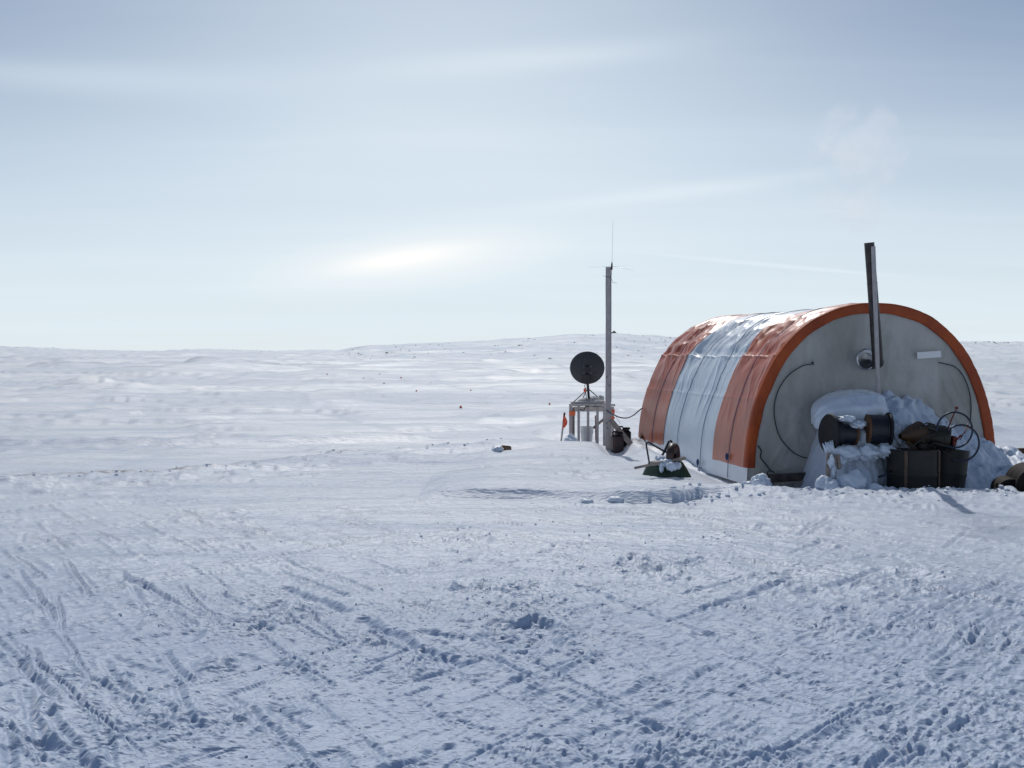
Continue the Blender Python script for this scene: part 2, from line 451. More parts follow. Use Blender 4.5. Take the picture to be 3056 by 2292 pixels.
def snow_material(name, ground=False):
    m, nt, b = new_mat(name)
    b.inputs['Roughness'].default_value = .5
    b.inputs['Specular IOR Level'].default_value = .8
    b.inputs['Sheen Weight'].default_value = .9      # ice grains scatter light forward at low angles
    b.inputs['Sheen Roughness'].default_value = .30
    base = (.60, .68, .80)
    if ground:
        # wind-packed, slightly icier streaks against softer snow
        n1 = noise_node(nt, 1.0, 5, .6, vec_scale=(.03, .16, 1), dist=.6)
        f1 = ramp(nt, n1, [(.44, 0.0), (.56, 1.0)])
        n2 = noise_node(nt, 1.0, 6, .65, vec_scale=(.35, 1.7, 1))
        f2 = ramp(nt, n2, [(.50, 0.0), (.62, 1.0)])
        fa = nd(nt, 'ShaderNodeAttribute', attribute_name='fresh_lit').outputs['Fac']
        packed = mix_rgb(nt, f1, (.31, .40, .56), (.39, .48, .63))       # trodden, grey old snow of the camp, its backlit shade painted in
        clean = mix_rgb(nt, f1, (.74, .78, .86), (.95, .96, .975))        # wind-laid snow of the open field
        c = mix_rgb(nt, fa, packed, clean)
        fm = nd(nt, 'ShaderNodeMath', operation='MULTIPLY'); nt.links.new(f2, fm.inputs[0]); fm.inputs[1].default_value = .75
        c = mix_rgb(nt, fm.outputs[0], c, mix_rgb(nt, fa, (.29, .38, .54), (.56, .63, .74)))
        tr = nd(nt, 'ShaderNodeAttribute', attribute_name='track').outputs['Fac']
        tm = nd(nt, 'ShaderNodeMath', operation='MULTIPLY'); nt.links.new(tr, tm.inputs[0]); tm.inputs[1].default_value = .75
        c = mix_rgb(nt, tm.outputs[0], c, (.46, .53, .66))  # packed tracks, plus the painted shade of the hump crests
        at = nd(nt, 'ShaderNodeAttribute', attribute_name='dirt')
        nn = ramp(nt, noise_node(nt, 9.0, 5, .7, vec_scale=(.5, 1.6, 1)), [(.36, 0.0), (.52, 1.0)])
        dm = nd(nt, 'ShaderNodeMath', operation='MULTIPLY'); nt.links.new(at.outputs['Fac'], dm.inputs[0]); nt.links.new(nn, dm.inputs[1])
        c = mix_rgb(nt, dm.outputs[0], c, (.15, .085, .06))
        nt.links.new(c, b.inputs['Base Color'])
        rr = ramp(nt, n1, [(.38, .66), (.64, .52)])
        nt.links.new(rr, b.inputs['Roughness'])
        bump(nt, b, noise_node(nt, 1.0, 6, .7, vec_scale=(.35, 1.6, 1)), .8, .12)
    else:
        b.inputs['Base Color'].default_value = (*base, 1)
    bump(nt, b, noise_node(nt, 24, 6, .65), .5, .014)
    bump(nt, b, noise_node(nt, 130, 3, .6), .35, .003)
    return m

M = {}
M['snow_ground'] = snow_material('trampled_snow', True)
M['snow'] = snow_material('packed_snow')
M['rock'] = simple('dark_rock', (.08, .075, .08), (.22, .20, .20), 3, .9)
M['timber'] = simple('weathered_timber', (.34, .31, .31), (.50, .46, .46), 14, .75, vec_scale=(6, 6, .7), bumps=[(40, .4, .003)])
M['timber_x'] = simple('weathered_board', (.20, .165, .15), (.36, .30, .26), 14, .75, bumps=[(40, .4, .003)])
M['timber_pale'] = simple('pale_timber', (.40, .37, .34), (.58, .55, .52), 18, .7, bumps=[(40, .3, .002)])
M['timber_dark'] = simple('wet_dark_timber', (.035, .03, .028), (.09, .075, .065), 9, .7)
M['black_paint'] = simple('black_paint', (.010, .011, .014), (.02, .02, .024), 20, .45)
M['dish'] = simple('dark_grey_dish_back', (.018, .020, .026), (.03, .033, .04), 30, .55)
M['black_plastic'] = simple('black_plastic', (.006, .006, .009), (.010, .011, .015), 12, .6, spec=.3)
M['can_plastic'] = simple('black_red_plastic', (.008, .007, .009), (.05, .012, .014), 9, .4)
M['red_paint'] = simple('red_paint', (.20, .02, .02), (.10, .015, .015), 22, .5)
M['flag_tape'] = simple('fluorescent_tape', (.85, .10, .05), (.95, .17, .08), 22, .5)
M['orange_tape'] = simple('orange_tape', (.75, .13, .04), (.85, .20, .06), 22, .5)
M['marker_orange'] = simple('marker_orange', (.70, .17, .06), (.45, .10, .04), 9, .6)
M['pail'] = simple('white_pail_plastic', (.62, .63, .64), (.72, .72, .72), 6, .45)
M['bag'] = simple('white_sack_cloth', (.42, .42, .44), (.60, .59, .58), 20, .85, bumps=[(50, .5, .01)])
M['cable'] = simple('grey_cable', (.05, .05, .06), None, rough=.5)
M['hose'] = simple('blue_black_hose', (.008, .014, .035), (.012, .02, .05), 8, .4)
M['rope'] = simple('blue_rope', (.025, .07, .17), (.04, .08, .18), 60, .8)
M['cord'] = simple('dark_cord', (.03, .035, .045), None, rough=.8)
M['steel'] = simple('bare_steel', (.55, .56, .58), (.35, .35, .36), 8, .28, metal=1)
M['pipe'] = simple('sooty_stovepipe', (.022, .022, .026), (.06, .052, .05), 7, .42, metal=.5)
M['tyre'] = simple('brown_black_rubber', (.028, .016, .013), (.05, .03, .024), 10, .42)
M['green'] = simple('dark_green_plastic', (.012, .032, .018), (.022, .05, .027), 7, .5, bumps=[(12, .15, .01)])
M['drum'] = simple('olive_black_drum', (.007, .008, .008), (.016, .014, .012), 5, .6, bumps=[(18, .25, .006)])
M['drum_brown'] = simple('brown_drum', (.007, .005, .005), (.015, .010, .008), 4, .75, spec=.25)
M['strap'] = simple('pale_rusty_strap', (.14, .085, .065), (.07, .045, .03), 16, .7)
M['rust'] = simple('rust', (.09, .042, .022), (.05, .026, .016), 12, .8)
M['machine'] = simple('greasy_metal', (.018, .018, .016), (.035, .032, .026), 12, .5, metal=.3)
M['yellow'] = simple('dull_orange_yellow', (.08, .038, .016), (.04, .022, .014), 9, .6)
M['reel_orange'] = simple('orange_reel_end', (.12, .05, .014), (.07, .03, .012), 14, .6)
M['navy'] = simple('blue_black_winding', (.004, .006, .014), (.007, .010, .020), 20, .45, bumps=[(30, .3, .004)])
M['brown_box'] = simple('brown_board', (.16, .09, .06), (.24, .15, .10), 9, .8)

def tarp(name, c1, c2, rough, seed=0, stain=None):
    m, nt, b = new_mat(name)
    f = ramp(nt, noise_node(nt, 2.5 + seed, 5, .6), [(.35, 0.0), (.65, 1.0)])
    c = mix_rgb(nt, f, c1, c2)
    if stain:
        s = ramp(nt, noise_node(nt, 1.7, 8, .66, vec_scale=(1, 1, .45), dist=.5), [(.44, 0.0), (.70, .85)])
        c = mix_rgb(nt, s, c, stain)
        s2 = ramp(nt, noise_node(nt, 19, 4, .6), [(.60, 0.0), (.70, 1.0)])
        fm = nd(nt, 'ShaderNodeMath', operation='MULTIPLY'); nt.links.new(s2, fm.inputs[0]); fm.inputs[1].default_value = .18
        c = mix_rgb(nt, fm.outputs[0], c, (stain[0] * .6, stain[1] * .6, stain[2] * .6))
    nt.links.new(c, b.inputs['Base Color'])
    b.inputs['Roughness'].default_value = rough
    b.inputs['Specular IOR Level'].default_value = .6 if rough < .5 else .4
    b.inputs['Coat Weight'].default_value = .6 if rough < .45 else 0
    b.inputs['Coat Roughness'].default_value = .36
    w = nd(nt, 'ShaderNodeTexNoise'); w.inputs['Scale'].default_value = 14; w.inputs['Detail'].default_value = 4
    tc = nd(nt, 'ShaderNodeTexCoord'); nt.links.new(tc.outputs['Object'], w.inputs['Vector'])
    bump(nt, b, w.outputs['Fac'], .35, .012)
    return m, nt, b

M['tarp_orange'] = tarp('glossy_orange_tarp', (.44, .070, .008), (.33, .058, .010), .40)[0]
M['tarp_white'] = tarp('glossy_white_tarp', (.60, .67, .74), (.52, .59, .67), .36)[0]
M['trim_orange'] = tarp('matt_orange_trim', (.42, .075, .012), (.28, .045, .010), .6)[0]
M['wall_white'] = tarp('stained_white_wall', (.50, .49, .47), (.42, .41, .39), .75, stain=(.30, .29, .26))[0]
M['patch'] = simple('white_patch', (.80, .80, .80), None, rough=.6)

# ------------------------------------------------------------------ mesh builder
class MB:
    def __init__(s):
        s.v = []; s.f = []
    def add(s, vs, fs):
        o = len(s.v)
        s.v.extend([tuple(v) for v in vs]); s.f.extend([tuple(i + o for i in f) for f in fs])
        return s
    def box(s, c, size, rot=None, bev=0.0):
        hx, hy, hz = [q / 2 for q in size]
        b = min(bev, hx * .45, hy * .45, hz * .45)
        vs = []; fs = []
        rot = rot or Matrix.Identity(3)
        c = Vector(c)
        if b <= 0:
            for z in (-hz, hz):
                for x, y in ((-hx, -hy), (hx, -hy), (hx, hy), (-hx, hy)):
                    vs.append(c + rot @ Vector((x, y, z)))
            fs = [(3, 2, 1, 0), (4, 5, 6, 7), (0, 1, 5, 4), (1, 2, 6, 5), (2, 3, 7, 6), (3, 0, 4, 7)]
        else:
            lv = [(-hz, b), (-hz + b, 0), (hz - b, 0), (hz, b)]
            for z, i in lv:
                x1, y1 = hx - i, hy - i
                for x, y in ((-x1 + b, -y1), (x1 - b, -y1), (x1, -y1 + b), (x1, y1 - b), (x1 - b, y1), (-x1 + b, y1), (-x1, y1 - b), (-x1, -y1 + b)):
                    vs.append(c + rot @ Vector((x, y, z)))
            fs = [tuple(reversed(range(8))), tuple(range(24, 32))]
            for l in range(3):
                for i in range(8):
                    j = (i + 1) % 8
                    fs.append((l * 8 + i, l * 8 + j, l * 8 + 8 + j, l * 8 + 8 + i))
        return s.add(vs, fs)
    def beam(s, a, b, w, t, up=(0, -1, 0), bev=.004):
        """board from a to b; w across, t along 'up'"""
        a, b = Vector(a), Vector(b)
        z = (b - a).normalized(); y = Vector(up); y = (y - z * y.dot(z)).normalized(); x = y.cross(z)
        rot = Matrix((x, y, z)).transposed()
        return s.box((a + b) / 2, (w, t, (b - a).length), rot, bev)
    def tube(s, pts, r, seg=8, cap=True, closed=False):
        pts = [Vector(p) for p in pts]
        n = len(pts); rs = r if hasattr(r, '__len__') else [r] * n
        t0 = (pts[1] - pts[0]).normalized()
        up = Vector((0, 0, 1)) if abs(t0.z) < .9 else Vector((1, 0, 0))
        x = t0.cross(up).normalized(); vs = []
        for i, p in enumerate(pts):
            t = (pts[min(i + 1, n - 1)] - pts[max(i - 1, 0)]).normalized()
            x = (x - t * x.dot(t)).normalized(); y = t.cross(x)
            for k in range(seg):
                a = 2 * math.pi * k / seg
                vs.append(p + (x * math.cos(a) + y * math.sin(a)) * rs[i])
        fs = []
        for i in range(n - 1):
            for k in range(seg):
                k2 = (k + 1) % seg
                fs.append((i * seg + k, i * seg + k2, (i + 1) * seg + k2, (i + 1) * seg + k))
        if cap:
            fs.append(tuple(reversed(range(seg)))); fs.append(tuple(range((n - 1) * seg, n * seg)))
        return s.add(vs, fs)
    def lathe(s, prof, seg=24, mat=None):
        """prof: (radius, z) pairs"""
        mat = mat or Matrix.Identity(4)
        vs = []; fs = []
        for (r, z) in prof:
            for k in range(seg):
                a = 2 * math.pi * k / seg
                vs.append(mat @ Vector((r * math.cos(a), r * math.sin(a), z)))
        for i in range(len(prof) - 1):
            for k in range(seg):
                k2 = (k + 1) % seg
                fs.append((i * seg + k, i * seg + k2, (i + 1) * seg + k2, (i + 1) * seg + k))
        if prof[0][0] > 1e-4: fs.append(tuple(reversed(range(seg))))
        if prof[-1][0] > 1e-4: fs.append(tuple(range((len(prof) - 1) * seg, len(prof) * seg)))
        return s.add(vs, fs)
    def blob(s, c, size, seed=0, amp=.25, freq=1.6, sub=3, flat=None, rot=None):
        """an uneven lump"""
        n = 10 + 6 * sub; m2 = n // 2 + 2
        th = np.linspace(0, np.pi, m2)[:, None] + np.zeros(n)[None]
        ph = np.zeros(m2)[:, None] + np.linspace(0, 2 * np.pi, n, endpoint=False)[None]
        X = np.sin(th) * np.cos(ph); Y = np.sin(th) * np.sin(ph); Z = np.cos(th)
        D = 1 + amp * (noise(X * freq + Z * .7 * freq, Y * freq - Z * .6 * freq, seed) + .5 * noise(X * freq * 2.3 + Z * freq * 1.9, Y * freq * 2.3 + Z * freq, seed + 3))
        X, Y, Z = X * D * size[0], Y * D * size[1], Z * D * size[2]
        if flat is not None: Z = np.maximum(Z, flat)
        V = np.stack([X.ravel(), Y.ravel(), Z.ravel()], 1)
        rot = rot or Matrix.Identity(3)
        vs = [Vector(c) + rot @ Vector(v) for v in V]
        fs = []
        for i in range(m2 - 1):
            for k in range(n):
                k2 = (k + 1) % n
                fs.append((i * n + k, (i + 1) * n + k, (i + 1) * n + k2, i * n + k2))
        return s.add(vs, fs)
    def build(s, name, mat, parent=None, smooth=False, local=False):
        me = bpy.data.meshes.new(name)
        off = Vector((0, 0, 0))
        if parent is not None and not local:
            off = Vector(parent.location)
            if parent.parent: off = off + Vector(parent.parent.location)
        vs = s.v if off.length == 0 else [(v[0] - off.x, v[1] - off.y, v[2] - off.z) for v in s.v]
        me.from_pydata(vs, [], s.f)
        me.materials.append(mat)
        if smooth:
            me.polygons.foreach_set('use_smooth', [True] * len(me.polygons))
            if smooth == 'auto':
                try:
                    me.set_sharp_from_angle(angle=R(38))
                except Exception:
                    pass
        me.update()
        o = bpy.data.objects.new(name, me)
        col.objects.link(o)
        if parent is not None: o.parent = parent
        return o

def grid_mesh(name, V, nr, nc, mat, parent=None, wrap=False, smooth=True, off=(0, 0, 0), keep=None):
    V = np.asarray(V, dtype=np.float32).reshape(-1, 3) - np.asarray(off, dtype=np.float32)
    i = np.arange(nr - 1)[:, None]; j = np.arange(nc if wrap else nc - 1)[None]
    j2 = (j + 1) % nc
    q = np.stack([i * nc + j, i * nc + j2, (i + 1) * nc + j2, (i + 1) * nc + j], -1).reshape(-1, 4)
    if keep is not None: q = q[keep.ravel()]
    me = bpy.data.meshes.new(name)
    me.vertices.add(len(V)); me.vertices.foreach_set('co', V.ravel())
    me.loops.add(q.size); me.loops.foreach_set('vertex_index', q.ravel().astype(np.int32))
    me.polygons.add(len(q))
    me.polygons.foreach_set('loop_start', np.arange(0, q.size, 4, dtype=np.int32))
    me.update(calc_edges=True)
    me.polygons.foreach_set('use_smooth', np.full(len(q), smooth))
    me.materials.append(mat)
    me.update()
    o = bpy.data.objects.new(name, me); col.objects.link(o)
    if parent is not None: o.parent = parent
    return o

def tag(o, label=None, cat=None, group=None, kind=None):
    if label: o['label'] = label
    if cat: o['category'] = cat
    if group: o['group'] = group
    if kind: o['kind'] = kind
    return o

def thing(name, loc, label, cat, group=None, rot=None):
    o = bpy.data.objects.new(name, None); col.objects.link(o)
    o.location = loc
    o.empty_display_size = .1
    if rot: o.rotation_euler = rot
    return tag(o, label, cat, group)

# ------------------------------------------------------------------ world sky
def build_sky():
    nt = world.node_tree
    for n in list(nt.nodes): nt.nodes.remove(n)
    out = nd(nt, 'ShaderNodeOutputWorld'); bg = nd(nt, 'ShaderNodeBackground')
    nt.links.new(bg.outputs[0], out.inputs[0])
    bg.inputs['Strength'].default_value = SKY_STRENGTH
    sky = nd(nt, 'ShaderNodeTexSky', sky_type='NISHITA')
    sky.sun_disc = False
    sky.sun_elevation = R(SUN_EL); sky.sun_rotation = R(SUN_AZ)
    sky.altitude = 0; sky.air_density = .8; sky.dust_density = .35; sky.ozone_density = 1.3
    tc = nd(nt, 'ShaderNodeTexCoord'); d = tc.outputs['Generated']
    sep = nd(nt, 'ShaderNodeSeparateXYZ'); nt.links.new(d, sep.inputs[0])
    def M2(op, a, b=None, c=None):
        n = nd(nt, 'ShaderNodeMath', operation=op)
        for i, v in enumerate((a, b, c)):
            if v is None: continue
            if isinstance(v, (int, float)): n.inputs[i].default_value = v
            else: nt.links.new(v, n.inputs[i])
        return n.outputs[0]
    X, Y, Z = sep.outputs
    zz = M2('ADD', M2('MAXIMUM', Z, 0.0), .10)
    px = M2('DIVIDE', X, zz); py = M2('DIVIDE', Y, zz)
    def cirrus(sx, sy, rot, scale, det, lo, hi, seed, dist=.5):
        cb = nd(nt, 'ShaderNodeCombineXYZ'); nt.links.new(px, cb.inputs[0]); nt.links.new(py, cb.inputs[1]); cb.inputs[2].default_value = seed
        mp = nd(nt, 'ShaderNodeMapping'); nt.links.new(cb.outputs[0], mp.inputs[0])
        mp.inputs['Rotation'].default_value = (0, 0, rot); mp.inputs['Scale'].default_value = (sx, sy, 1)
        n = nd(nt, 'ShaderNodeTexNoise'); nt.links.new(mp.outputs[0], n.inputs['Vector'])
        n.inputs['Scale'].default_value = scale; n.inputs['Detail'].default_value = det
        n.inputs['Roughness'].default_value = .55; n.inputs['Distortion'].default_value = dist
        return ramp(nt, n.outputs['Fac'], [(lo, 0.0), (hi, 1.0)])
    c1 = cirrus(.30, 1.0, .12, 1.0, 6, .40, .75, 3.1)
    c2 = cirrus(.16, 1.5, .05, 1.3, 7, .48, .78, 8.7, .3)
    cov = M2('ADD', M2('MULTIPLY', c1, .45), M2('MULTIPLY', c2, .35))
    # thin bright cloud patch and a contrail, each where it hangs in the sky
    def patch(az, el, sa, se, tilt):
        # angles around a direction
        a = M2('ARCTAN2', X, Y); e = M2('ARCSINE', Z)
        da = M2('SUBTRACT', a, R(az)); de = M2('SUBTRACT', e, R(el))
        ca, sn = math.cos(tilt), math.sin(tilt)
        u = M2('ADD', M2('MULTIPLY', da, ca), M2('MULTIPLY', de, sn))
        v = M2('SUBTRACT', M2('MULTIPLY', de, ca), M2('MULTIPLY', da, sn))
        q = M2('ADD', M2('POWER', M2('ABSOLUTE', M2('DIVIDE', u, R(sa))), 2.0), M2('POWER', M2('ABSOLUTE', M2('DIVIDE', v, R(se))), 2.0))
        return M2('EXPONENT', M2('MULTIPLY', q, -1.0))
    glow = M2('ADD', M2('MULTIPLY', patch(-6.5, 5.4, 3.4, .5, .17), .42), M2('MULTIPLY', patch(-5.4, 5.4, 7.5, 1.4, .12), .5))
    trail = M2('MULTIPLY', patch(14.7, 4.9, 4.5, .08, -.115), .45)
    streak = M2('ADD', M2('MULTIPLY', patch(1.0, 16.3, 9, .7, .07), .16), M2('MULTIPLY', patch(9, 9.0, 9, .45, .09), .16))
    streak = M2('ADD', streak, M2('MULTIPLY', patch(-24, 14.2, 9, .8, .05), .15))
    # veil thickening to the horizon
    veil = M2('MULTIPLY', M2('EXPONENT', M2('MULTIPLY', M2('POWER', M2('DIVIDE', M2('MAXIMUM', Z, 0.0), .46), 3.0), -1.0)), .84)
    # vignette painted into the sky: veil thinned upwards and to either side
    az_ = M2('ARCTAN2', X, Y)
    side = M2('EXPONENT', M2('MULTIPLY', M2('POWER', M2('DIVIDE', M2('SUBTRACT', az_, R(-3)), R(23)), 2.0), -1.0))
    edge_dim = M2('MINIMUM', M2('MULTIPLY', M2('MAXIMUM', M2('SUBTRACT', Z, .03), 0.0), 3.4), .92)
    veil = M2('MULTIPLY', veil, M2('SUBTRACT', 1.0, M2('MULTIPLY', edge_dim, M2('SUBTRACT', 1.0, side))))
    f = M2('MINIMUM', M2('ADD', M2('ADD', M2('MULTIPLY', cov, .22), veil), M2('ADD', streak, trail)), .92)
    CLOUD = (10.9, 12.3, 13.3)
    c = mix_rgb(nt, f, sky.outputs[0], CLOUD)
    c = mix_rgb(nt, M2('MINIMUM', glow, .95), c, (15.3, 15.0, 14.5))
    nt.links.new(c, bg.inputs['Color'])
build_sky()

# ------------------------------------------------------------------ ground
def build_ground():
    # rings: fine near the camp, coarser out to the horizon
    rs = [0.4, .8, 1.2, 1.6, 1.9, 2.2]
    r = 2.4
    while r < 3500:
        rs.append(r)
        r += min(max(r * r / 2050, .004), r * .0105) if r < 700 else r * .06
    rs = np.array(rs)
    fine = np.arange(-33.5, 33.51, 0.062)
    coarse = np.concatenate([np.linspace(33.5, 60, 30)[1:], np.linspace(60, 300, 60)[1:-1], np.linspace(300, 326.5, 30)[:-1]])
    az = np.radians(np.concatenate([fine, coarse]))
    RR, AA = np.meshgrid(rs, az, indexing='ij')
    X = RR * np.sin(AA); Y = RR * np.cos(AA)
    dr = np.gradient(rs)[:, None] + 0 * AA
    dr = np.maximum(dr * .75, RR * np.radians(.062))
    x, y, d = X.ravel(), Y.ravel(), dr.ravel()
    h = ground_low(x, y)
    m = (np.hypot(x, y) < 120)
    h[m] += relief(x[m], y[m], d[m])
    V = np.stack([x, y, h], 1)
    o = grid_mesh('snow_ground', V, len(rs), len(az), M['snow_ground'], wrap=True)
    # close the middle
    tag(o, 'trampled wind-packed snow ground reaching low white hills', kind='structure')
    me = o.data
    dirt = np.zeros(len(x), dtype=np.float32)
    line = [G(-200, 1436), G(0, 1434), G(250, 1421), G(500, 1410), G(640, 1402)]
    for a, b in zip(line[:-1], line[1:]):
        dd, t = seg_dist(x, y, (a.x, a.y), (b.x, b.y))
        dirt = np.maximum(dirt, np.exp(-(dd / .11) ** 2))
    dirt *= np.clip(1.25 - sst(x, -5.2, -3.6) * .7, 0, 1)
    line = [G(640, 1402), G(900, 1372), G(1100, 1352)]
    for a, b in zip(line[:-1], line[1:]):
        dd, t = seg_dist(x, y, (a.x, a.y), (b.x, b.y))
        dirt = np.maximum(dirt, .45 * np.exp(-(dd / .08) ** 2))
    fresh_lit = sst(y - berm_y(x), -.2, 1.0) * (y > 0) * (.75 + .25 * sst(np.hypot(x, y), 20, 45))
    fresh_lit = np.maximum(fresh_lit, .75 * sst(x, -1.1, 0) * (1 - sst(x, 2.9, 3.2)) * sst(y, 10.9, 11.3))
    fresh_lit = np.maximum(fresh_lit, .48 * sst(y, 5.2, 11.0))  # near foreground stays darker: its backlit shade is put into the colour
    fresh_lit = np.maximum(fresh_lit, sst(np.hypot(x, y), 40, 60))
    rr_ = np.hypot(x, y); pp = CX + F_PX * x / np.maximum(y, 1e-3)
    thin = sst(rr_, 222, 250) * sst(pp, 1000, 1060) * (1 - sst(pp, 2100, 2400)) * (y > 0) * sst(noise(x * .02, y * .03, 30), -.6, .3)
    fresh_lit = fresh_lit * (1 - .45 * thin)                 # painted shade: the hill face slopes away from the sun
    at = me.attributes.new('track', 'FLOAT', 'POINT'); at.data.foreach_set('value', track_shade_mask(x, y).astype(np.float32))
    at = me.attributes.new('fresh_lit', 'FLOAT', 'POINT'); at.data.foreach_set('value', fresh_lit.astype(np.float32))
    at = me.attributes.new('dirt', 'FLOAT', 'POINT')
    at.data.foreach_set('value', dirt)
    return o
build_ground()

# ------------------------------------------------------------------ the tent
def arch_table(n=800):
    t = np.linspace(0, np.pi, 6000)
    c, s = np.cos(t), np.sin(t)
    lx = -np.sign(c) * np.abs(c) ** (2 / TE) * TW / 2
    lz = np.abs(s) ** (2 / TE) * TH + TZ
    d = np.concatenate([[0], np.cumsum(np.hypot(np.diff(lx), np.diff(lz)))])
    return d, lx, lz
AD, ALX, ALZ = arch_table()
ALEN = AD[-1]

def arch_at(s):
    lx = np.interp(s, AD, ALX); lz = np.interp(s, AD, ALZ)
    e = .01
    tx = np.interp(np.minimum(s + e, ALEN), AD, ALX) - np.interp(np.maximum(s - e, 0), AD, ALX)
    tz = np.interp(np.minimum(s + e, ALEN), AD, ALZ) - np.interp(np.maximum(s - e, 0), AD, ALZ)
    L = np.hypot(tx, tz) + 1e-9
    return lx, lz, -tz / L, tx / L      # outward normal on the left side points left/up

ROPES = [.554, 1.50, 2.42, 3.55]

def wrinkle(s, k):
    lz = np.interp(s, AD, ALZ)
    roof = sst(lz, 1.30, 1.65) * (1 - .65 * sst(lz, 2.05, 2.22))
    mid = sst(lz, .5, 1.1)
    low = 1 - mid
    fan = k + .10 * np.sin(s * 2.1) + .06 * noise(s * 1.3, k * .8, 90)
    r1 = 1 - np.abs(noise(fan * 4.2 + s * .35, s * .75, 91)) * 2.2
    r2 = 1 - np.abs(noise(fan * 9.5 - s * .6, s * 1.5, 92)) * 2.2
    mk = sst(noise(k * 1.4, s * .9, 98), -.35, .35)
    d = (.013 * np.clip(r1, 0, 1) ** 1.8 * (.15 + .85 * mid) + .005 * np.clip(r2, 0, 1) ** 1.6 * (.1 + .9 * mid)) * (.25 + .75 * mk)
    d = d + .012 * noise(k * 1.6, s * 1.3, 93)
    # crumpled roof with flat facets between creases
    q = 1 - np.abs(noise(k * 3.1 + .7 * s, s * 2.3 - .5 * k, 94)) * 2
    q2 = 1 - np.abs(noise(k * 6.4 - 1.2 * s, s * 4.1, 95)) * 2
    d = d + roof * (.016 * np.clip(q, 0, 1) ** 1.2 + .007 * np.clip(q2, 0, 1) ** 1.3 + .050 * noise(k * 3.2 + .8 * s, s * 1.3, 96))
    # cover pressed on the frame's long rails
    for zr, a in ((1.56, .013), (1.02, .006)):
        sr = np.interp(zr, ALZ[:3000], AD[:3000])
        dist = s - sr - .004 * np.sin(k * 9)
        d = d + a * np.exp(-(dist / .013) ** 2) - .012 * np.exp(-((dist - .09) / .06) ** 2) * (a / .013)
    for kr in ROPES:
        w = k - kr - .02 * np.sin(s * 3 + kr * 5)
        d = d - .007 * np.exp(-(w / .03) ** 2)
    d = d - .02 * np.sin(np.pi * np.clip(k / TL, 0, 1)) * mid
    return d * (.45 + .55 * sst(k, .02, .22))

def rope_k(s, kr):
    return kr + .02 * np.sin(s * 3 + kr * 5)

def cover(name, mat, s0, s1, k0, k1, off, parent, ds=.014, dk=.012, hem=0.0, edge=None):
    ns = int((s1 - s0) / ds) + 2; nk = int((k1 - k0) / dk) + 2
    S, K = np.meshgrid(np.linspace(s0, s1, ns), np.linspace(k0, k1, nk), indexing='ij')
    if hem:
        t = np.clip(1 - (S - s0) / .25, 0, 1)
        S = S + t * hem * noise(K * 3, K * 0, 97)
    lx, lz, nx, nz = arch_at(S)
    D = wrinkle(S, K) + off
    if edge: D = D + edge(S, K)
    lx = lx + nx * D; lz = lz + nz * D
    X = TC[0] + TU[0] * lx + TV[0] * K; Y = TC[1] + TU[1] * lx + TV[1] * K
    V = np.stack([X, Y, lz], -1)
    return grid_mesh(name, V, ns, nk, mat, parent, off=parent.location)

tent = thing('arch_tent', (float(TC[0]), float(TC[1]), 0), 'arched tent with glossy orange and white striped tarpaulin cover and stained white front wall', 'tent')
sz = float(np.interp(.165, ALZ[:3000], AD[:3000]))      # where the orange panels stop above the snow
cover('white_cover', M['tarp_white'], 0.0, ALEN, .004, TL, 0.0, tent)
cover('orange_cover', M['tarp_orange'], sz, ALEN - sz, .0, 1.10, .009, tent, hem=.012)['label'] = 'front orange stripe of the cover'
cover('orange_cover', M['tarp_orange'], sz + .02, ALEN - sz, 3.02, TL + .01, .009, tent, hem=.05)['label'] = 'rear orange stripe of the cover'

def front_wall(name, k, sign, parent):
    nr, ns = 90, 260
    S = np.linspace(0, ALEN, ns)
    lx, lz, nx, nz = arch_at(S)
    RHO = np.linspace(0, 1, nr)[:, None]
    cz = .55
    LX = lx[None] * RHO; LZ = cz + (lz[None] - cz) * RHO
    LZ = np.where(RHO < 1, LZ, LZ)
    low = np.interp(0, [0], [0])
    damp = 1 - RHO ** 6
    fold = np.exp(-((LX - 1.15) / .45) ** 2) * sst(LZ, .2, .7) * (1 - sst(LZ, 1.3, 1.6))
    D = damp * (.03 * noise(LX * 1.1, LZ * 1.1, 100) + .012 * noise(LX * 5, LZ * 2.0, 101) + .004 * noise(LX * 12, LZ * 9, 102)
                + .010 * np.clip(1 - np.abs(noise(LX * 3.4 + .5 * LZ, LZ * .7, 108)) * 2.6, 0, 1) ** 1.5 + fold * .034 * np.clip(1 - np.abs(noise((LX + LZ * .7) * 5.5, (LZ - LX) * .8, 103)) * 2.2, 0, 1) ** 1.5)
    cl = np.exp(-((LX + 1.35) / .35) ** 2) * (1 - sst(LZ, .3, 1.0))
    D = D + damp * cl * .015 * np.clip(1 - np.abs(noise((LX - LZ * .6) * 6, LZ * .9, 104)) * 2.2, 0, 1)
    K = k - sign * D
    V = np.stack([TC[0] + TU[0] * LX + TV[0] * K, TC[1] + TU[1] * LX + TV[1] * K, LZ], -1)
    return grid_mesh(name, V, nr, ns, M['wall_white'], parent, off=parent.location)
front_wall('front_wall', .045, 1, tent)
front_wall('rear_wall', TL - .03, -1, tent)
# the fan of the front wall is closed below by a strip of the same cloth
mb = MB(); mb.box(tent_pt(0, .05, .20), (TW - .06, .012, .70), Matrix.Rotation(TTH, 3, 'Z')); mb.build('wall_foot', M['wall_white'], tent)

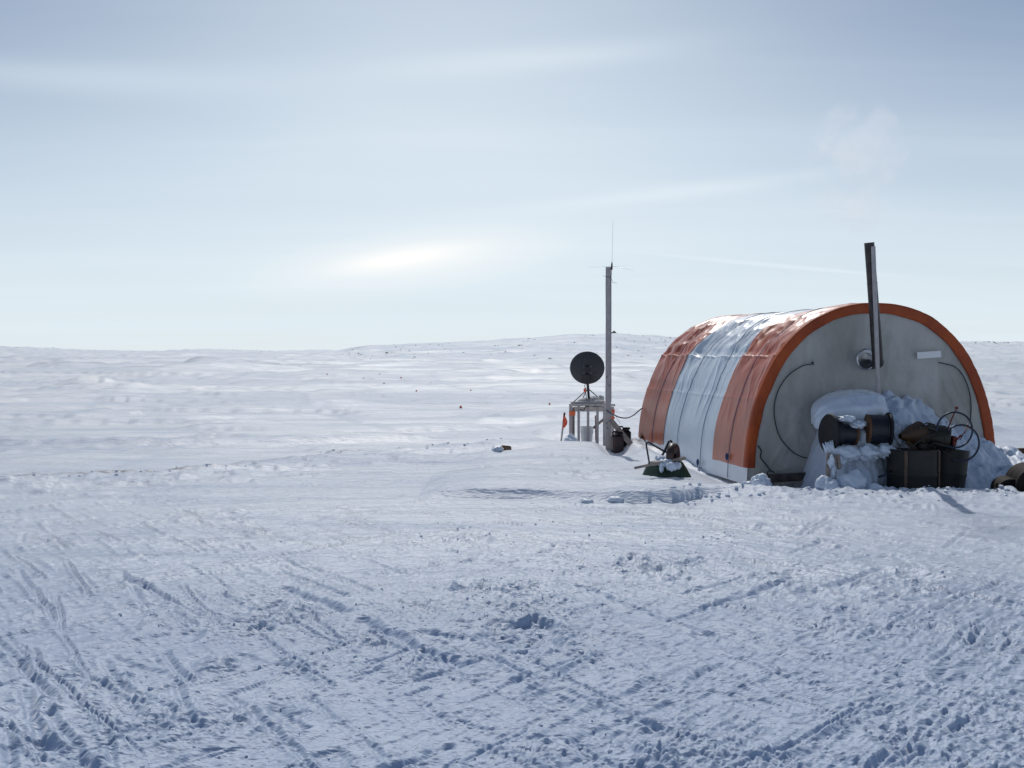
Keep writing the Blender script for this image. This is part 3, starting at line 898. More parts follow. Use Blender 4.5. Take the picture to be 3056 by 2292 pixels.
def trim():
    ns, nw = 420, 12
    S = np.linspace(sz, ALEN - sz, ns)
    lx, lz, nx, nz = arch_at(S)
    # cross section from the wall-side lip out over the edge of the cover
    prof = [(-.118, .030), (-.116, .018), (-.10, .010), (-.07, .004), (-.04, -.002), (-.015, -.006), (.004, -.004), (.014, .004), (.018, .02), (.019, .05), (.018, .075), (.014, .09)]
    V = np.zeros((len(prof), ns, 3))
    for i, (o_, k_) in enumerate(prof):
        wv = .006 * noise(S * 7, 0 * S + i * .35, 105) + .004 * noise(S * 19, 0 * S + i * .6, 106)
        inn = np.where(np.full(ns, i < 2), .012 * noise(S * 2.5, 0 * S, 107), 0)
        w = .45 * wrinkle(S, np.full(ns, .05)) * np.clip((o_ + .10) / .10, 0, 1)
        oo = o_ + inn + w + .004
        kk = k_ - wv * (1 if i < 8 else .2)
        LX = lx + nx * oo; LZ = lz + nz * oo
        V[i] = np.stack([TC[0] + TU[0] * LX + TV[0] * kk, TC[1] + TU[1] * LX + TV[1] * kk, LZ], -1)
    grid_mesh('front_trim', V, len(prof), ns, M['trim_orange'], tent, off=tent.location)
trim()

for kr in ROPES:
    mb = MB(); pts = []
    for s in np.linspace(.02 if kr < 3 else .2, ALEN - .1, 90):
        kk = rope_k(s, kr)
        lx, lz, nx, nz = arch_at(np.array(s))
        o_ = float(wrinkle(np.array([s]), np.array([kk]))[0]) + .018
        pts.append(tent_pt(float(lx + nx * o_), kk, float(lz + nz * o_)))
    mb.tube(pts, .0042, 5)
    mb.build('rope', M['rope'], tent, True)
for kr in (ROPES[0], ROPES[1]):   # knots at the foot of the ropes
    s = .30 if kr < 1 else .12
    lx, lz, nx, nz = arch_at(np.array(s)); kk = rope_k(s, kr)
    mb = MB(); c = tent_pt(float(lx + nx * .045), kk, float(lz))
    mb.blob(c, (.018, .018, .045), 3, .5, 2, 1); mb.build('rope_knot', M['rope'], tent, True)

# outlines of the roll-up panels: dark cords curved on the front wall
def wall_cord(pxs, name='wall_cord', r=.007, mat='cord'):
    pts = []
    for (px, py) in pxs:
        d = ray(px, py)
        # hit the wall plane k = .02
        n = TV; o0 = TC + TV * .012
        t = ((o0[0]) * n[0] + (o0[1]) * n[1]) / (d[0] * n[0] + d[1] * n[1])
        pts.append(Vector((d[0] * t, d[1] * t, EYE + d[2] * t)))
    # smooth
    out = []
    for i in range(len(pts) - 1):
        p0, p1, p2, p3 = pts[max(i - 1, 0)], pts[i], pts[i + 1], pts[min(i + 2, len(pts) - 1)]
        for k in range(8):
            t = k / 8
            out.append(.5 * ((2 * p1) + (p2 - p0) * t + (2 * p0 - 5 * p1 + 4 * p2 - p3) * t * t + (3 * p1 - p0 - 3 * p2 + p3) * t ** 3))
    out.append(pts[-1])
    mb = MB(); mb.tube(out, r, 6); return mb.build(name, M[mat], tent, True)
wall_cord([(2421, 1087), (2395, 1092), (2355, 1118), (2325, 1160), (2311, 1210), (2314, 1262), (2330, 1308), (2365, 1348), (2395, 1364), (2412, 1367)])
wall_cord([(2802, 1082), (2825, 1087), (2850, 1095), (2875, 1122), (2892, 1165), (2898, 1215), (2895, 1262)])
wall_cord([(2262, 1330), (2272, 1346), (2270, 1365), (2285, 1385), (2298, 1402), (2310, 1410)], r=.008)
wall_cord([(2298, 1402), (2290, 1412), (2288, 1430)], r=.006)
wall_cord([(2421, 1087), (2426, 1080), (2427, 1090)], r=.008)
# white patch near the right shoulder, a shade proud of the wall
def wall_quad(name, mat, px, parent):
    vs = []
    for k in (-.034, -.030):
        for (a, b) in px:
            d = ray(a, b); o0 = TC + TV * k
            t = (o0[0] * TV[0] + o0[1] * TV[1]) / (d[0] * TV[0] + d[1] * TV[1])
            vs.append(Vector((d[0] * t, d[1] * t, EYE + d[2] * t)))
    mb = MB(); mb.add(vs, [(0, 1, 2, 3), (7, 6, 5, 4), (0, 4, 5, 1), (1, 5, 6, 2), (2, 6, 7, 3), (3, 7, 4, 0)])
    return mb.build(name, mat, parent)
wall_quad('patch', M['patch'], [(2737, 1051), (2808, 1047), (2809, 1066), (2738, 1071)], tent)
# timbers along the foot of the wall
mb = MB(); mb.beam(tent_pt(-1.60, -.06, .03), tent_pt(-.95, -.08, .05), .10, .05, up=(0, -1, 0)); mb.build('base_board', M['timber_dark'], tent)
mb = MB(); mb.beam(tent_pt(-1.45, -.13, -.07), tent_pt(-.70, -.15, -.05), .12, .05, up=(0, -1, 0)); mb.build('base_board', M['timber_x'], tent)

# ------------------------------------------------------------------ chimney
chim = thing('stove_chimney', P(2620, 1110, 12.6), 'tall dark stovepipe leaning against the front of the tent with a pale board', 'chimney')
bot, top = P(2620, 1082, 12.42), P(2594, 724, 12.30)
mb = MB(); axis = (top - bot)
mb.tube([bot - axis * .008, bot, bot + axis * .33, bot + axis * .332, bot + axis * .336, bot + axis * .338, bot + axis * .66, bot + axis * .662, bot + axis * .666, bot + axis * .668, top],
        [.055, .066, .064, .068, .068, .062, .061, .065, .065, .060, .060], 20)
mb.build('pipe', M['pipe'], chim, 'auto')
elb = []
e0 = P(2600, 1082, 12.95)
for t in np.linspace(0, 1, 9):
    a = t * math.pi / 2
    elb.append(Vector(((1 - t) * e0.x + t * bot.x, e0.y + (bot.y - e0.y) * math.sin(a), bot.z - .03 + .05 * (1 - math.cos(a)))))
mb = MB(); mb.tube(elb, .062, 18); mb.build('elbow', M['black_paint'], chim, 'auto')
c = P(2584, 1072, 12.66)
rotf = Matrix.Rotation(TTH, 4, 'Z') @ Matrix.Rotation(math.pi / 2, 4, 'X')
mb = MB(); mb.lathe([(.075, 0), (.080, .012), (.12, .02), (.135, .012), (.137, .004), (.135, 0)], 28, Matrix.Translation(c) @ rotf); mb.build('collar', M['steel'], chim, 'auto')
mb = MB(); mb.beam(P(2623, 1200, 12.33), P(2606, 735, 12.21), .046, .034, up=(0, -1, 0)); mb.build('support_board', M['timber'], chim)

# ------------------------------------------------------------------ snow pile in front of the tent
def wall_y(x): return 12.487 + .2027 * (x - 2.957)
def build_pile():
    xs = np.arange(3.35, 7.9, .018); ys = np.arange(10.9, 15.2, .02)
    X, Y = np.meshgrid(xs, ys, indexing='ij')
    Hw = np.interp(X, [3.45, 3.66, 3.81, 3.95, 4.15, 4.63, 4.86, 5.0, 5.13, 5.43, 5.65, 6.03, 6.3, 6.75, 7.3, 7.8],
                   [-.12, -.02, .30, .62, .90, 1.02, 1.10, .98, 1.06, .86, .74, .55, .44, .20, .02, -.15])
    Hw = Hw + .12
    Dd = np.interp(X, [3.4, 3.8, 4.2, 5.2, 6.2, 7.8], [.35, .75, 1.08, 1.12, 1.25, 1.1])
    d = wall_y(X) - Y
    d = d * (1 + .28 * noise(X * 1.6, Y * 1.6, 110))
    t = np.clip(d / Dd, 0, 1.2)
    ex = 1.25 + 1.9 * sst(X, 3.75, 4.0) * (1 - sst(X, 4.75, 5.1))
    Z = Hw * (1 - t ** ex) - .12
    # behind the wall line the pile falls away, only beyond the tent's right side
    b = np.clip(-d, 0, 3)
    Z = np.where(d < 0, Hw * np.exp(-(b / .8) ** 2) - .12, Z)
    lump = .17 * np.abs(noise(X * 2.6, Y * 2.6, 111)) + .085 * np.abs(noise(X * 6, Y * 6, 112)) + .02 * noise(X * 14, Y * 14, 113)
    Z = Z + (lump - .04) * np.clip((Z + .14) / .15, 0, 1)
    # terraces make blocky ice lumps
    tz = np.round(Z / .13) * .13
    Z = Z + (tz - Z) * .30 * sst(noise(X * 1.1, Y * 1.1, 114), -.1, .4)
    lx, k = tent_local(X, Y)
    inside = (np.abs(lx) < TW / 2 + .02) & (k > .10)
    keep = ~(inside[:-1, :-1] & inside[1:, 1:])
    fr_ = np.clip((Z + .1) / .2, 0, 1)
    Yd = Y - fr_ * (.085 * noise(X * 3.2, Z * 4.0, 115) + .05 * np.abs(noise(X * 8, Z * 9, 116)) + .018 * noise(X * 22, Z * 24, 117))
    V = np.stack([X, Yd, Z], -1)
    o = grid_mesh('snow_pile', V, len(xs), len(ys), M['snow'], keep=keep)
    tag(o, 'big shaded heap of snow banked against the tent front', 'snow pile')
    def zat(x, y):
        i = int(round((x - xs[0]) / .018)); j = int(round((y - ys[0]) / .02))
        return float(Z[i, j])
    return zat
pile_z = build_pile()

def build_slab():
    """thick slab of snow capping the pile above the reels: outline lofted from left to right"""
    n, m_ = 90, 64
    V = np.zeros((n, m_, 3))
    for i in range(n):
        u = i / (n - 1)
        px = 2424 + u * (2648 - 2424)
        Yb = 12.55 + .2 * u
        x = (px - CX) / F_PX * 12.3
        topz = EYE - (np.interp(px, [2424, 2436, 2450, 2500, 2560, 2612, 2635, 2648], [1225, 1196, 1184, 1172, 1163, 1158, 1176, 1200]) - HOR) / F_PX * 12.55
        front = np.interp(u, [0, .1, .3, .7, 1], [12.02, 11.93, 11.84, 11.80, 11.95])
        lipz = EYE - (np.interp(px, [2424, 2450, 2480, 2510, 2550, 2590, 2648], [1300, 1312, 1275, 1262, 1264, 1246, 1262]) - HOR) / F_PX * front
        midz = EYE - (np.interp(px, [2424, 2460, 2520, 2600, 2648], [1240, 1215, 1205, 1205, 1225]) - HOR) / F_PX * front
        ring = [(Yb, topz), (12.25 + .1 * u, topz - .005), ((front + 12.2) / 2, (topz + midz) / 2 + .035), (front + .10, midz + .03), (front, midz - .03), (front + .01, lipz + .03), (front + .06, lipz),
                (front + .25, lipz + .02), (12.2, lipz + .05), (Yb, lipz + .1)]
        e = math.sin(math.pi * min(max(u, 0), 1)) ** .28
        cy = (Yb + front) / 2; cz = (topz + lipz) / 2
        R_ = np.array(ring + [ring[0]])
        dd = np.concatenate([[0], np.cumsum(np.hypot(*np.diff(R_, axis=0).T))])
        tt = np.linspace(0, dd[-1], m_, endpoint=False)
        yy = np.interp(tt, dd, R_[:, 0]); zz = np.interp(tt, dd, R_[:, 1])
        yy = cy + (yy - cy) * e; zz = cz + (zz - cz) * e
        V[i, :, 0] = x + .03 * noise(yy * 3, zz * 3, 120); V[i, :, 1] = yy; V[i, :, 2] = zz
        w = .016 * noise(np.full(m_, x) * 7 + yy * 3, zz * 9, 121) + .012 * noise(np.full(m_, x) * 17, yy * 12 + zz * 12, 122)
        V[i, :, 1] -= w; V[i, :, 2] += w * .7
    o = grid_mesh('snow_slab', V, n, m_, M['snow'], wrap=True)
    tag(o, 'thick slab of snow lying over the two black reels before the tent', 'snow slab')
build_slab()

# ------------------------------------------------------------------ reels in the pile
def reel(c, ax, r_fl, r_core, length, label, first):
    t = thing('hose_reel', c, label, 'reel', 'black reels stuck in the snow pile')
    z = Vector(ax).normalized(); q = z.to_track_quat('Z', 'Y').to_matrix().to_4x4()
    def lt(prof, name, mat):
        mb = MB(); mb.lathe(prof, 32, q); return mb.build(name, M[mat], t, 'auto', local=True)
    lt([(r_fl * .3, 0), (r_fl * .97, 0), (r_fl, .008), (r_fl, .022), (r_fl * .97, .03), (r_fl * .3, .03)], 'flange', 'black_plastic')
    prof = [(r_core * .9, .03)]
    nw = 10
    for i in range(nw):
        z0 = .03 + (length - .06) * i / nw; dz = (length - .06) / nw
        k = r_core * (1.25 if first and i < 4 else 1.0)
        prof += [(k * .985, z0 + dz * .1), (k * 1.015, z0 + dz * .5), (k * .985, z0 + dz * .9)]
    prof.append((r_core * .9, length - .03))
    lt(prof, 'winding', 'navy')
    lt([(.03, length - .03), (r_core * 1.02, length - .03), (r_core * 1.04, length), (r_core * .8, length + .012), (.03, length + .012)], 'end_cap', 'reel_orange')
    return t
reel(P(2471, 1293, 11.72), (1, .22, -.06), .232, .125, .34, 'black reel at the left of the snow pile, its large round flange showing', True)
reel(P(2655, 1282, 11.74), (-1, .10, .02), .205, .170, .27, 'black reel right of centre in the snow pile, orange end facing left', False)
mb = MB()
for (px, py, Y, sz, sd) in ((2526, 1250, 11.66, (.10, .09, .035), 51), (2560, 1266, 11.72, (.10, .09, .045), 52), (2530, 1352, 11.62, (.16, .10, .08), 53), (2590, 1350, 11.68, (.16, .12, .09), 54),
                            (2640, 1345, 11.66, (.10, .09, .075), 55), (2500, 1372, 11.60, (.10, .09, .08), 56), (2672, 1300, 11.9, (.07, .12, .14), 57), (2570, 1320, 11.85, (.09, .12, .14), 58)):
    mb.blob(P(px, py, Y), sz, sd, .42, 1.7, 3)
tag(mb.build('snow_crust', M['snow'], None, True), 'lumpy crust of snow clinging round and below the two black reels', kind='stuff')
# frost plume and post beneath the left reel
mb = MB()
for i in range(9):
    a = P(2484 + (i - 4) * 2.2, 1362, 11.60); b = P(2480 + (i - 4) * 6.0 + random.uniform(-3, 3), 1318 + abs(i - 4) * 3 + random.uniform(-9, 6), 11.58)
    mid = (a + b) / 2 + Vector((0, -.01, 0))
    mb.tube([a, mid, b], [.030, .024, .006], 7)
mb.build('snow_plume', M['snow'], None, True)
tag(bpy.data.objects['snow_plume'], 'jagged frosted snow plume standing before the left black reel', 'snow plume')
t = thing('broken_post', P(2482, 1440, 11.45), 'split brown wooden stump caked with snow below the left reel', 'wooden post')
mb = MB(); mb.beam(P(2470, 1442, 11.46), P(2474, 1352, 11.50), .045, .05); mb.build('plank', M['timber_x'], t)
mb = MB(); mb.beam(P(2490, 1438, 11.46), P(2492, 1358, 11.50), .030, .05); mb.build('plank', M['timber_x'], t)
mb = MB(); mb.beam(P(2505, 1400, 11.48), P(2500, 1356, 11.52), .035, .05); mb.build('plank', M['timber_x'], t)
mb = MB(); mb.blob(P(2482, 1376, 11.43), (.035, .03, .07), 5, .5, 2, 1); mb.blob(P(2488, 1410, 11.43), (.022, .02, .09), 6, .5, 2, 1); mb.build('snow_crust', M['snow'], t, True)
mb = MB(); mb.tube([P(2620, 1424, 11.42), P(2638, 1418, 11.40), P(2660, 1406, 11.5)], .013, 8)
tag(mb.build('hose_end', M['hose'], None, True), 'short black hose end sticking out of the snow left of the front drum', 'hose')

# ------------------------------------------------------------------ snow blocks at the foot of the wall and elsewhere
def snow_block(px, py, Y, size, seed, label, name='snow_block', group='loose blocks of snow'):
    mb = MB(); c = P(px, py, Y)
    o = thing_mesh = None
    mb.blob((0, 0, 0), size, seed, .32, 1.4, 3, rot=Matrix.Rotation(seed, 3, 'Z'))
    o = mb.build(name, M['snow'], None, True)
    o.location = c
    tag(o, label, 'snow block', group)
snow_block(2271, 1442, 11.9, (.115, .1, .10), 3, 'angular snow block at the near left corner of the tent')
snow_block(2470, 1455, 11.3, (.15, .12, .12), 4, 'rounded snow block at the foot of the broken brown post')
snow_block(2545, 1440, 11.3, (.17, .14, .13), 5, 'large rounded snow block midway between the broken post and the front drum')
snow_block(2610, 1468, 11.15, (.12, .1, .08), 6, 'low snow block just left of the front drum')
snow_block(1702, 1322, 17.2, (.125, .12, .125), 7, 'pointed snow block in front of the platform left leg')
snow_block(1483, 1342, 15.5, (.11, .09, .055), 8, 'snow block beside the small brown box')
snow_block(1838, 1492, 10.75, (.09, .09, .04), 9, 'flat broken snow slab lying before the cut bank, left of its step')
snow_block(1750, 1500, 10.65, (.085, .07, .04), 10, 'small peaked snow block before the cut bank, furthest left')
snow_block(2230, 1448, 11.2, (.06, .06, .05), 12, 'small snow block left of the near tent corner')
snow_block(1584, 1510, 10.55, (.06, .05, .03), 13, 'thin snow slab tipped at the end of the cut bank')

# ------------------------------------------------------------------ drums
def drum_profile(r, h):
    p = [(r * .90, .012), (r * .99, .012), (r * 1.005, 0), (r * 1.015, .008), (r * 1.0, .02)]
    for zc in (h * .33, h * .66):
        p += [(r, zc - .03), (r * 1.028, zc - .010), (r * 1.028, zc + .010), (r, zc + .03)]
    p += [(r, h - .02), (r * 1.015, h - .008), (r * 1.005, h), (r * .985, h - .004), (r * .97, h - .018), (.02, h - .018)]
    return p
def drum(loc, rot, r, h, label, mat, bars, bung=True):
    t = thing('fuel_drum', loc, label, 'drum', 'fuel drums', rot)
    mb = MB(); mb.lathe(drum_profile(r, h), 48); mb.build('shell', mat, t, 'auto', local=True)
    for a in bars:
        mb = MB(); mb.beam(Vector((math.sin(a) * (r + .014), -math.cos(a) * (r + .014), .01)), Vector((math.sin(a) * (r + .014), -math.cos(a) * (r + .014), h - .01)), .035, .012, up=(math.sin(a), -math.cos(a), 0), bev=.003)
        mb.build('strap', M['strap'], t, local=True)
    if bung:
        for (a, rr) in ((.6, .022), (3.6, .014)):
            mb = MB(); mb.lathe([(rr, h - .02), (rr, h - .004), (rr * .7, h), (.002, h)], 12, Matrix.Translation((math.cos(a) * r * .78, math.sin(a) * r * .78, 0))); mb.build('bung', M['steel'], t, 'auto', local=True)
    return t
c = P(2724, 1338, 11.62)
drum(Vector((c.x, c.y, c.z - .86)), (0, 0, 0), .283, .86, 'upright olive black steel drum with rusty straps, frontmost before the tent', M['drum'], (-.62, .93))
c = P(2817, 1338, 12.0)
drum(Vector((c.x - .10, c.y - .10, c.z - .84)), (R(-2), R(8), 0), .24, .86, 'tilted dark drum under the machine, right of the strapped drum', M['drum'], ())
# round-ended brown drums at the right edge
c = P(3046, 1432, 11.55)
drum(Vector((c.x, c.y - .1, c.z)), (R(90), 0, R(-14)), .215, .55, 'large brown drum lying on its side at the right edge', M['drum_brown'], ())
c = P(2990, 1455, 11.45)
drum(Vector((c.x, c.y - .05, c.z)), (R(90), 0, R(-14)), .145, .35, 'small dark brown drum lying left of the large brown one', M['drum_brown'], (), False)
mb = MB(); mb.beam(P(2984, 1474, 11.0), P(3006, 1462, 11.1), .03, .02); tag(mb.build('wood_scrap', M['timber_pale'], None), 'pale wood scrap in the snow before the brown drums', 'wood scrap')

# ------------------------------------------------------------------ the machine and hoses lying on the drums
mc = P(2800, 1310, 11.9)
t = thing('fuel_pump', mc, 'greasy dark pump with red end lying across the drums', 'pump')
def axis_m(a, b):
    a, b = Vector(a), Vector(b); return Matrix.Translation(a) @ (b - a).to_track_quat('Z', 'Y').to_matrix().to_4x4(), (b - a).length
A, B = P(2762, 1300, 11.82), P(2836, 1310, 11.72)
mt, L = axis_m(A, B)
mb = MB(); mb.lathe([(.02, 0), (.13, 0), (.155, .02), (.155, .05), (.135, .06), (.145, L * .5), (.150, L * .75), (.138, L * .78), (.138, L - .02), (.12, L), (.02, L)], 28, mt)
mb.build('body', M['machine'], t, 'auto')
mb = MB(); mb.box(P(2845, 1316, 11.74), (.05, .10, .12), Matrix.Rotation(.15, 3, 'Y'), .012); mb.build('end_box', M['red_paint'], t)
mb = MB(); mb.tube([P(2830, 1275, 11.7), P(2842, 1246, 11.7), P(2853, 1222, 11.7)], .009, 8); mb.box(P(2855, 1217, 11.7), (.035, .03, .03), Matrix.Rotation(.4, 3, 'Y'), .006); mb.build('handle', M['red_paint'], t)
mb = MB(); mb.tube([P(2852, 1318, 11.68), P(2866, 1298, 11.68), P(2872, 1300, 11.68), P(2866, 1312, 11.68), P(2857, 1312, 11.68), P(2880, 1290, 11.7), P(2890, 1262, 11.74)], .0065, 7); mb.build('valve_rod', M['red_paint'], t, True)
mb = MB(); mb.tube([P(2752, 1345, 11.72), P(2790, 1322, 11.6), P(2850, 1338, 11.62)], .016, 8); mb.build('suction_pipe', M['machine'], t, True)
mb = MB(); mb.box(P(2744, 1300, 11.78), (.05, .20, .27), Matrix.Rotation(-.25, 3, 'Y'), .02); mb.box(P(2752, 1330, 11.74), (.11, .16, .09), Matrix.Rotation(.1, 3, 'Y'), .02); mb.build('bracket', M['machine'], t)
A, B = P(2744, 1294, 11.80), P(2686, 1302, 11.70)
mt, L = axis_m(A, B)
t2 = thing('funnel', A, 'dull orange-yellow funnel beside the pump', 'funnel')
mb = MB(); mb.lathe([(.135, 0), (.14, .006), (.115, L * .4), (.05, L * .85), (.03, L), (.024, L), (.044, L * .84), (.108, L * .4), (.13, .01)], 24, mt); mb.build('cone', M['yellow'], t2, 'auto')
mb = MB(); mb.lathe([(.143, -.008), (.148, 0), (.143, .012), (.136, .012), (.132, 0)], 24, mt); mb.build('rim', M['rust'], t2, 'auto')
mb = MB(); mb.beam(P(2706, 1318, 11.70), P(2738, 1345, 11.72), .05, .02); mb.build('bracket', M['yellow'], t2)
mb = MB(); mb.tube([P(2705, 1352, 11.5), P(2735, 1322, 11.55), P(2772, 1300, 11.6), P(2800, 1296, 11.62)], .012, 8); mb.build('delivery_pipe', M['machine'], t, True)
mb = MB(); mb.blob(P(2770, 1338, 11.7), (.10, .08, .05), 41, .5, 1.8, 2); mb.blob(P(2826, 1338, 11.75), (.09, .08, .05), 42, .5, 1.8, 2); mb.build('base_plate', M['machine'], t)
mb = MB(); mb.box(P(2778, 1278, 11.72), (.12, .10, .05), Matrix.Rotation(.3, 3, 'Y'), .012); mb.tube([P(2760, 1280, 11.7), P(2752, 1268, 11.7), P(2768, 1262, 11.7), P(2790, 1268, 11.7)], .010, 7); mb.build('motor_cover', M['machine'], t)
# coil of hose: two loops running on into each other
def loop_pts(cx, cy, r, a0, a1, Y0, Y1, n=40):
    out = []
    for i in range(n):
        q = i / (n - 1); a = R(a0 + (a1 - a0) * q)
        out.append(P(cx + r * math.cos(a), cy - r * math.sin(a), Y0 + (Y1 - Y0) * q))
    return out
mb = MB(); pts = [P(2815, 1335, 11.66), P(2835, 1338, 11.6)] + loop_pts(2849, 1283, 53, 262 - 360 + 0, 205, 11.56, 11.68)
mb.tube(pts[:1] + pts[2:], .0115, 8)
h1 = mb.build('fuel_hose', M['hose'], None, True); tag(h1, 'upper loop of blue-black hose standing above the pump', 'hose', 'hoses coiled at the pump')
mb = MB(); mb.tube([P(2832, 1290, 11.66)] + loop_pts(2868, 1322, 54, 140, -120, 11.64, 11.56), .0115, 8)
h2 = mb.build('fuel_hose', M['hose'], None, True); tag(h2, 'lower loop of blue-black hose hanging right of the tilted drum', 'hose', 'hoses coiled at the pump')

# ------------------------------------------------------------------ two small cans on the snow beyond the tent
def small_can(px, py, Y, r, L, mat, label, cat, ang):
    c = P(px, py, Y)
    t = thing('can', c, label, cat, 'cans lying beyond the tent')
    d = Vector((math.cos(ang), math.sin(ang), .05)).normalized()
    q = d.to_track_quat('Z', 'Y').to_matrix().to_4x4()
    mb = MB(); mb.lathe([(r * .9, .004), (r, 0), (r * 1.03, .006), (r, .014), (r, L * .5), (r * 1.02, L * .52), (r, L * .54), (r, L - .014), (r * 1.03, L - .006), (r, L), (r * .9, L - .004)], 24, q); mb.build('shell', mat, t, 'auto', local=True)
    mb = MB(); mb.lathe([(.002, L + .001), (r * .88, L + .001), (r * .88, L + .006), (.002, L + .008)], 20, q); mb.build('lid', M['steel'] if mat == M['steel'] else mat, t, 'auto', local=True)
small_can(2992, 1345, 15.6, .045, .11, M['steel'], 'shiny silver can lying on the snow right of the tent', 'can', .5)
small_can(3032, 1347, 15.6, .05, .16, M['rust'], 'rusty brown can lying beside the silver one at the right edge', 'can', -.1)

# ------------------------------------------------------------------ upturned wheelbarrow
wb = thing('wheelbarrow', P(1990, 1440, 12.0), 'green wheelbarrow lying upside down in the drift with a snow-caked wheel', 'wheelbarrow')
# tub: upside-down truncated pyramid seen on its corner, built as a rounded loft
def tub():
    c = P(1988, 1440, 12.1)
    gz = c.z
    levels = [(.0, .58, .42, .02), (.015, .60, .44, .03), (.06, .575, .415, .03), (.14, .50, .35, .05), (.20, .44, .29, .06), (.232, .39, .25, .07), (.245, .30, .18, .07), (.249, .05, .03, .01)]
    n = 40; rot = Matrix.Rotation(R(38), 3, 'Z') @ Matrix.Rotation(R(-5), 3, 'X')
    vs = []; fs = []
    for (z, a, b, q) in levels:
        z *= 1.12
        for i in range(n):
            th = 2 * math.pi * (i + .5) / n
            e = 5.0
            cx_, sy_ = math.cos(th), math.sin(th)
            rr = (abs(cx_) ** e + abs(sy_) ** e) ** (-1 / e)
            vs.append(c + rot @ Vector((a / 2 * rr * cx_ * (1 + .15 * sy_ * 0), b / 2 * rr * sy_ * 1.0, z)))
    for l in range(len(levels) - 1):
        for i in range(n):
            j = (i + 1) % n
            fs.append((l * n + i, l * n + j, (l + 1) * n + j, (l + 1) * n + i))
    fs.append(tuple(range((len(levels) - 1) * n, len(levels) * n)))
    mb = MB(); mb.add(vs, fs)
    mb.build('tub', M['green'], wb, 'auto')
tub()
wc = P(2009, 1362, 12.02)
wm = Matrix.Translation(wc) @ Matrix.Rotation(R(62), 4, 'Z') @ Matrix.Rotation(R(90), 4, 'X')
mb = MB()
prof = [(.085, -.036), (.12, -.046), (.150, -.040), (.164, -.022), (.168, 0), (.164, .022), (.150, .040), (.12, .046), (.085, .036)]
mb.lathe(prof + [prof[0]], 40, wm)
wheel = mb.build('wheel', M['tyre'], wb, 'auto')
mb = MB(); mb.lathe([(.084, -.03), (.088, -.034), (.088, .034), (.084, .03), (.03, .016), (.03, .05), (.012, .05), (.012, -.05), (.03, -.05), (.03, -.016), (.084, -.03)], 28, wm)
rim = mb.build('rim', M['black_paint'], None, 'auto'); rim.parent = wheel
rim.matrix_parent_inverse = Matrix.Translation(-Vector(wb.location))
mb = MB(); mb.tube([P(1992, 1370, 12.1), P(2026, 1378, 11.95)], .010, 8); mb.build('axle', M['black_paint'], wb, True)
mb = MB(); mb.beam(P(1893, 1397, 11.75), P(1950, 1385, 11.82), .030, .028, bev=.006); mb.beam(P(1949, 1385.2, 11.82), P(2046, 1367, 11.93), .040, .036, bev=.006); mb.build('handle', M['timber_x'], wb)
mb = MB(); mb.tube([P(1938, 1382, 11.86), P(1934, 1360, 11.9), P(1929, 1330, 11.93), P(1929, 1321, 11.95), P(1934, 1319, 11.98), P(1946, 1326, 12.02), P(1980, 1346, 12.12), P(1993, 1352, 12.16)], .011, 8); mb.build('leg', M['black_paint'], wb, True)
mb = MB(); mb.tube([P(1974, 1364, 12.1), P(1984, 1345, 12.12), P(1996, 1318, 12.15), P(2000, 1314, 12.16), P(2004, 1318, 12.17), P(2006, 1334, 12.2)], .014, 8); mb.build('leg', M['black_paint'], wb, True)
mb = MB()
mb.blob(P(1985, 1382, 11.88), (.09, .07, .045), 21, .4, 1.8, 2); mb.blob(P(2006, 1392, 11.80), (.07, .06, .05), 22, .4, 1.8, 2)
mb.blob(P(1974, 1397, 11.86), (.025, .03, .06), 23, .4, 1.8, 1); mb.blob(P(1968, 1368, 11.95), (.06, .05, .03), 24, .4, 1.8, 2); mb.blob(P(2020, 1390, 11.84), (.05, .05, .04), 25, .4, 1.8, 2)
mb.build('snow_crust', M['snow'], wb, True)

# ------------------------------------------------------------------ timber post with antenna
PY = 16.25
post = thing('antenna_post', P(1815, 1352, PY), 'tall weathered timber post carrying a whip antenna', 'post')
def post_mesh():
    n = 50; vs = []; fs = []
    b, t_ = P(1815, 1372, PY), P(1815.5, 797, PY)
    for i in range(n):
        q = i / (n - 1); p = b + (t_ - b) * q
        w = .0435 + .0018 * float(noise(q * 14, 0, 130)); e = .003 * float(noise(q * 9, 3, 131))
        for (sx, sy) in ((-1, -1), (1, -1), (1, 1), (-1, 1)):
            vs.append(p + Vector((sx * w + (e if sx < 0 else 0), sy * .020, 0)))
    for i in range(n - 1):
        for k in range(4):
            k2 = (k + 1) % 4; fs.append((i * 4 + k, i * 4 + k2, i * 4 + 4 + k2, i * 4 + 4 + k))
    fs.append((n * 4 - 4, n * 4 - 3, n * 4 - 2, n * 4 - 1))
    mb = MB(); mb.add(vs, fs); mb.build('timber', M['timber'], post)
post_mesh()
mb = MB(); mb.beam(P(1822, 1253, PY - .03), P(1888, 1332, PY - .22), .085, .038, up=(0, -1, 0)); mb.build('brace', M['timber_x'], post)
for (a, b) in ((1811, 1125), (1819, 1150), (1811, 1262), (1812, 1278)):
    mb = MB(); mb.lathe([(.010, 0), (.010, .006), (.002, .008)], 8, Matrix.Translation(P(a, b, PY - .022)) @ Matrix.Rotation(math.pi / 2, 4, 'X'))
    mb.build('bolt', M['black_paint'], post)
ant = thing('whip_antenna', P(1826, 800, PY - .03), 'thin whip antenna with radials fixed to the post top', 'antenna')
mb = MB(); mb.tube([P(1825.5, 806, PY - .03), P(1825.5, 803, PY - .03), P(1826, 790, PY - .03), P(1826.5, 782, PY - .03)], [.009, .016, .014, .007], 10); mb.build('base', M['black_paint'], ant, True)
mb = MB(); mb.tube([P(1826.5, 784, PY - .03), P(1829.5, 658, PY - .03)], [.0026, .0015], 6); mb.build('whip', M['steel'], ant, True)
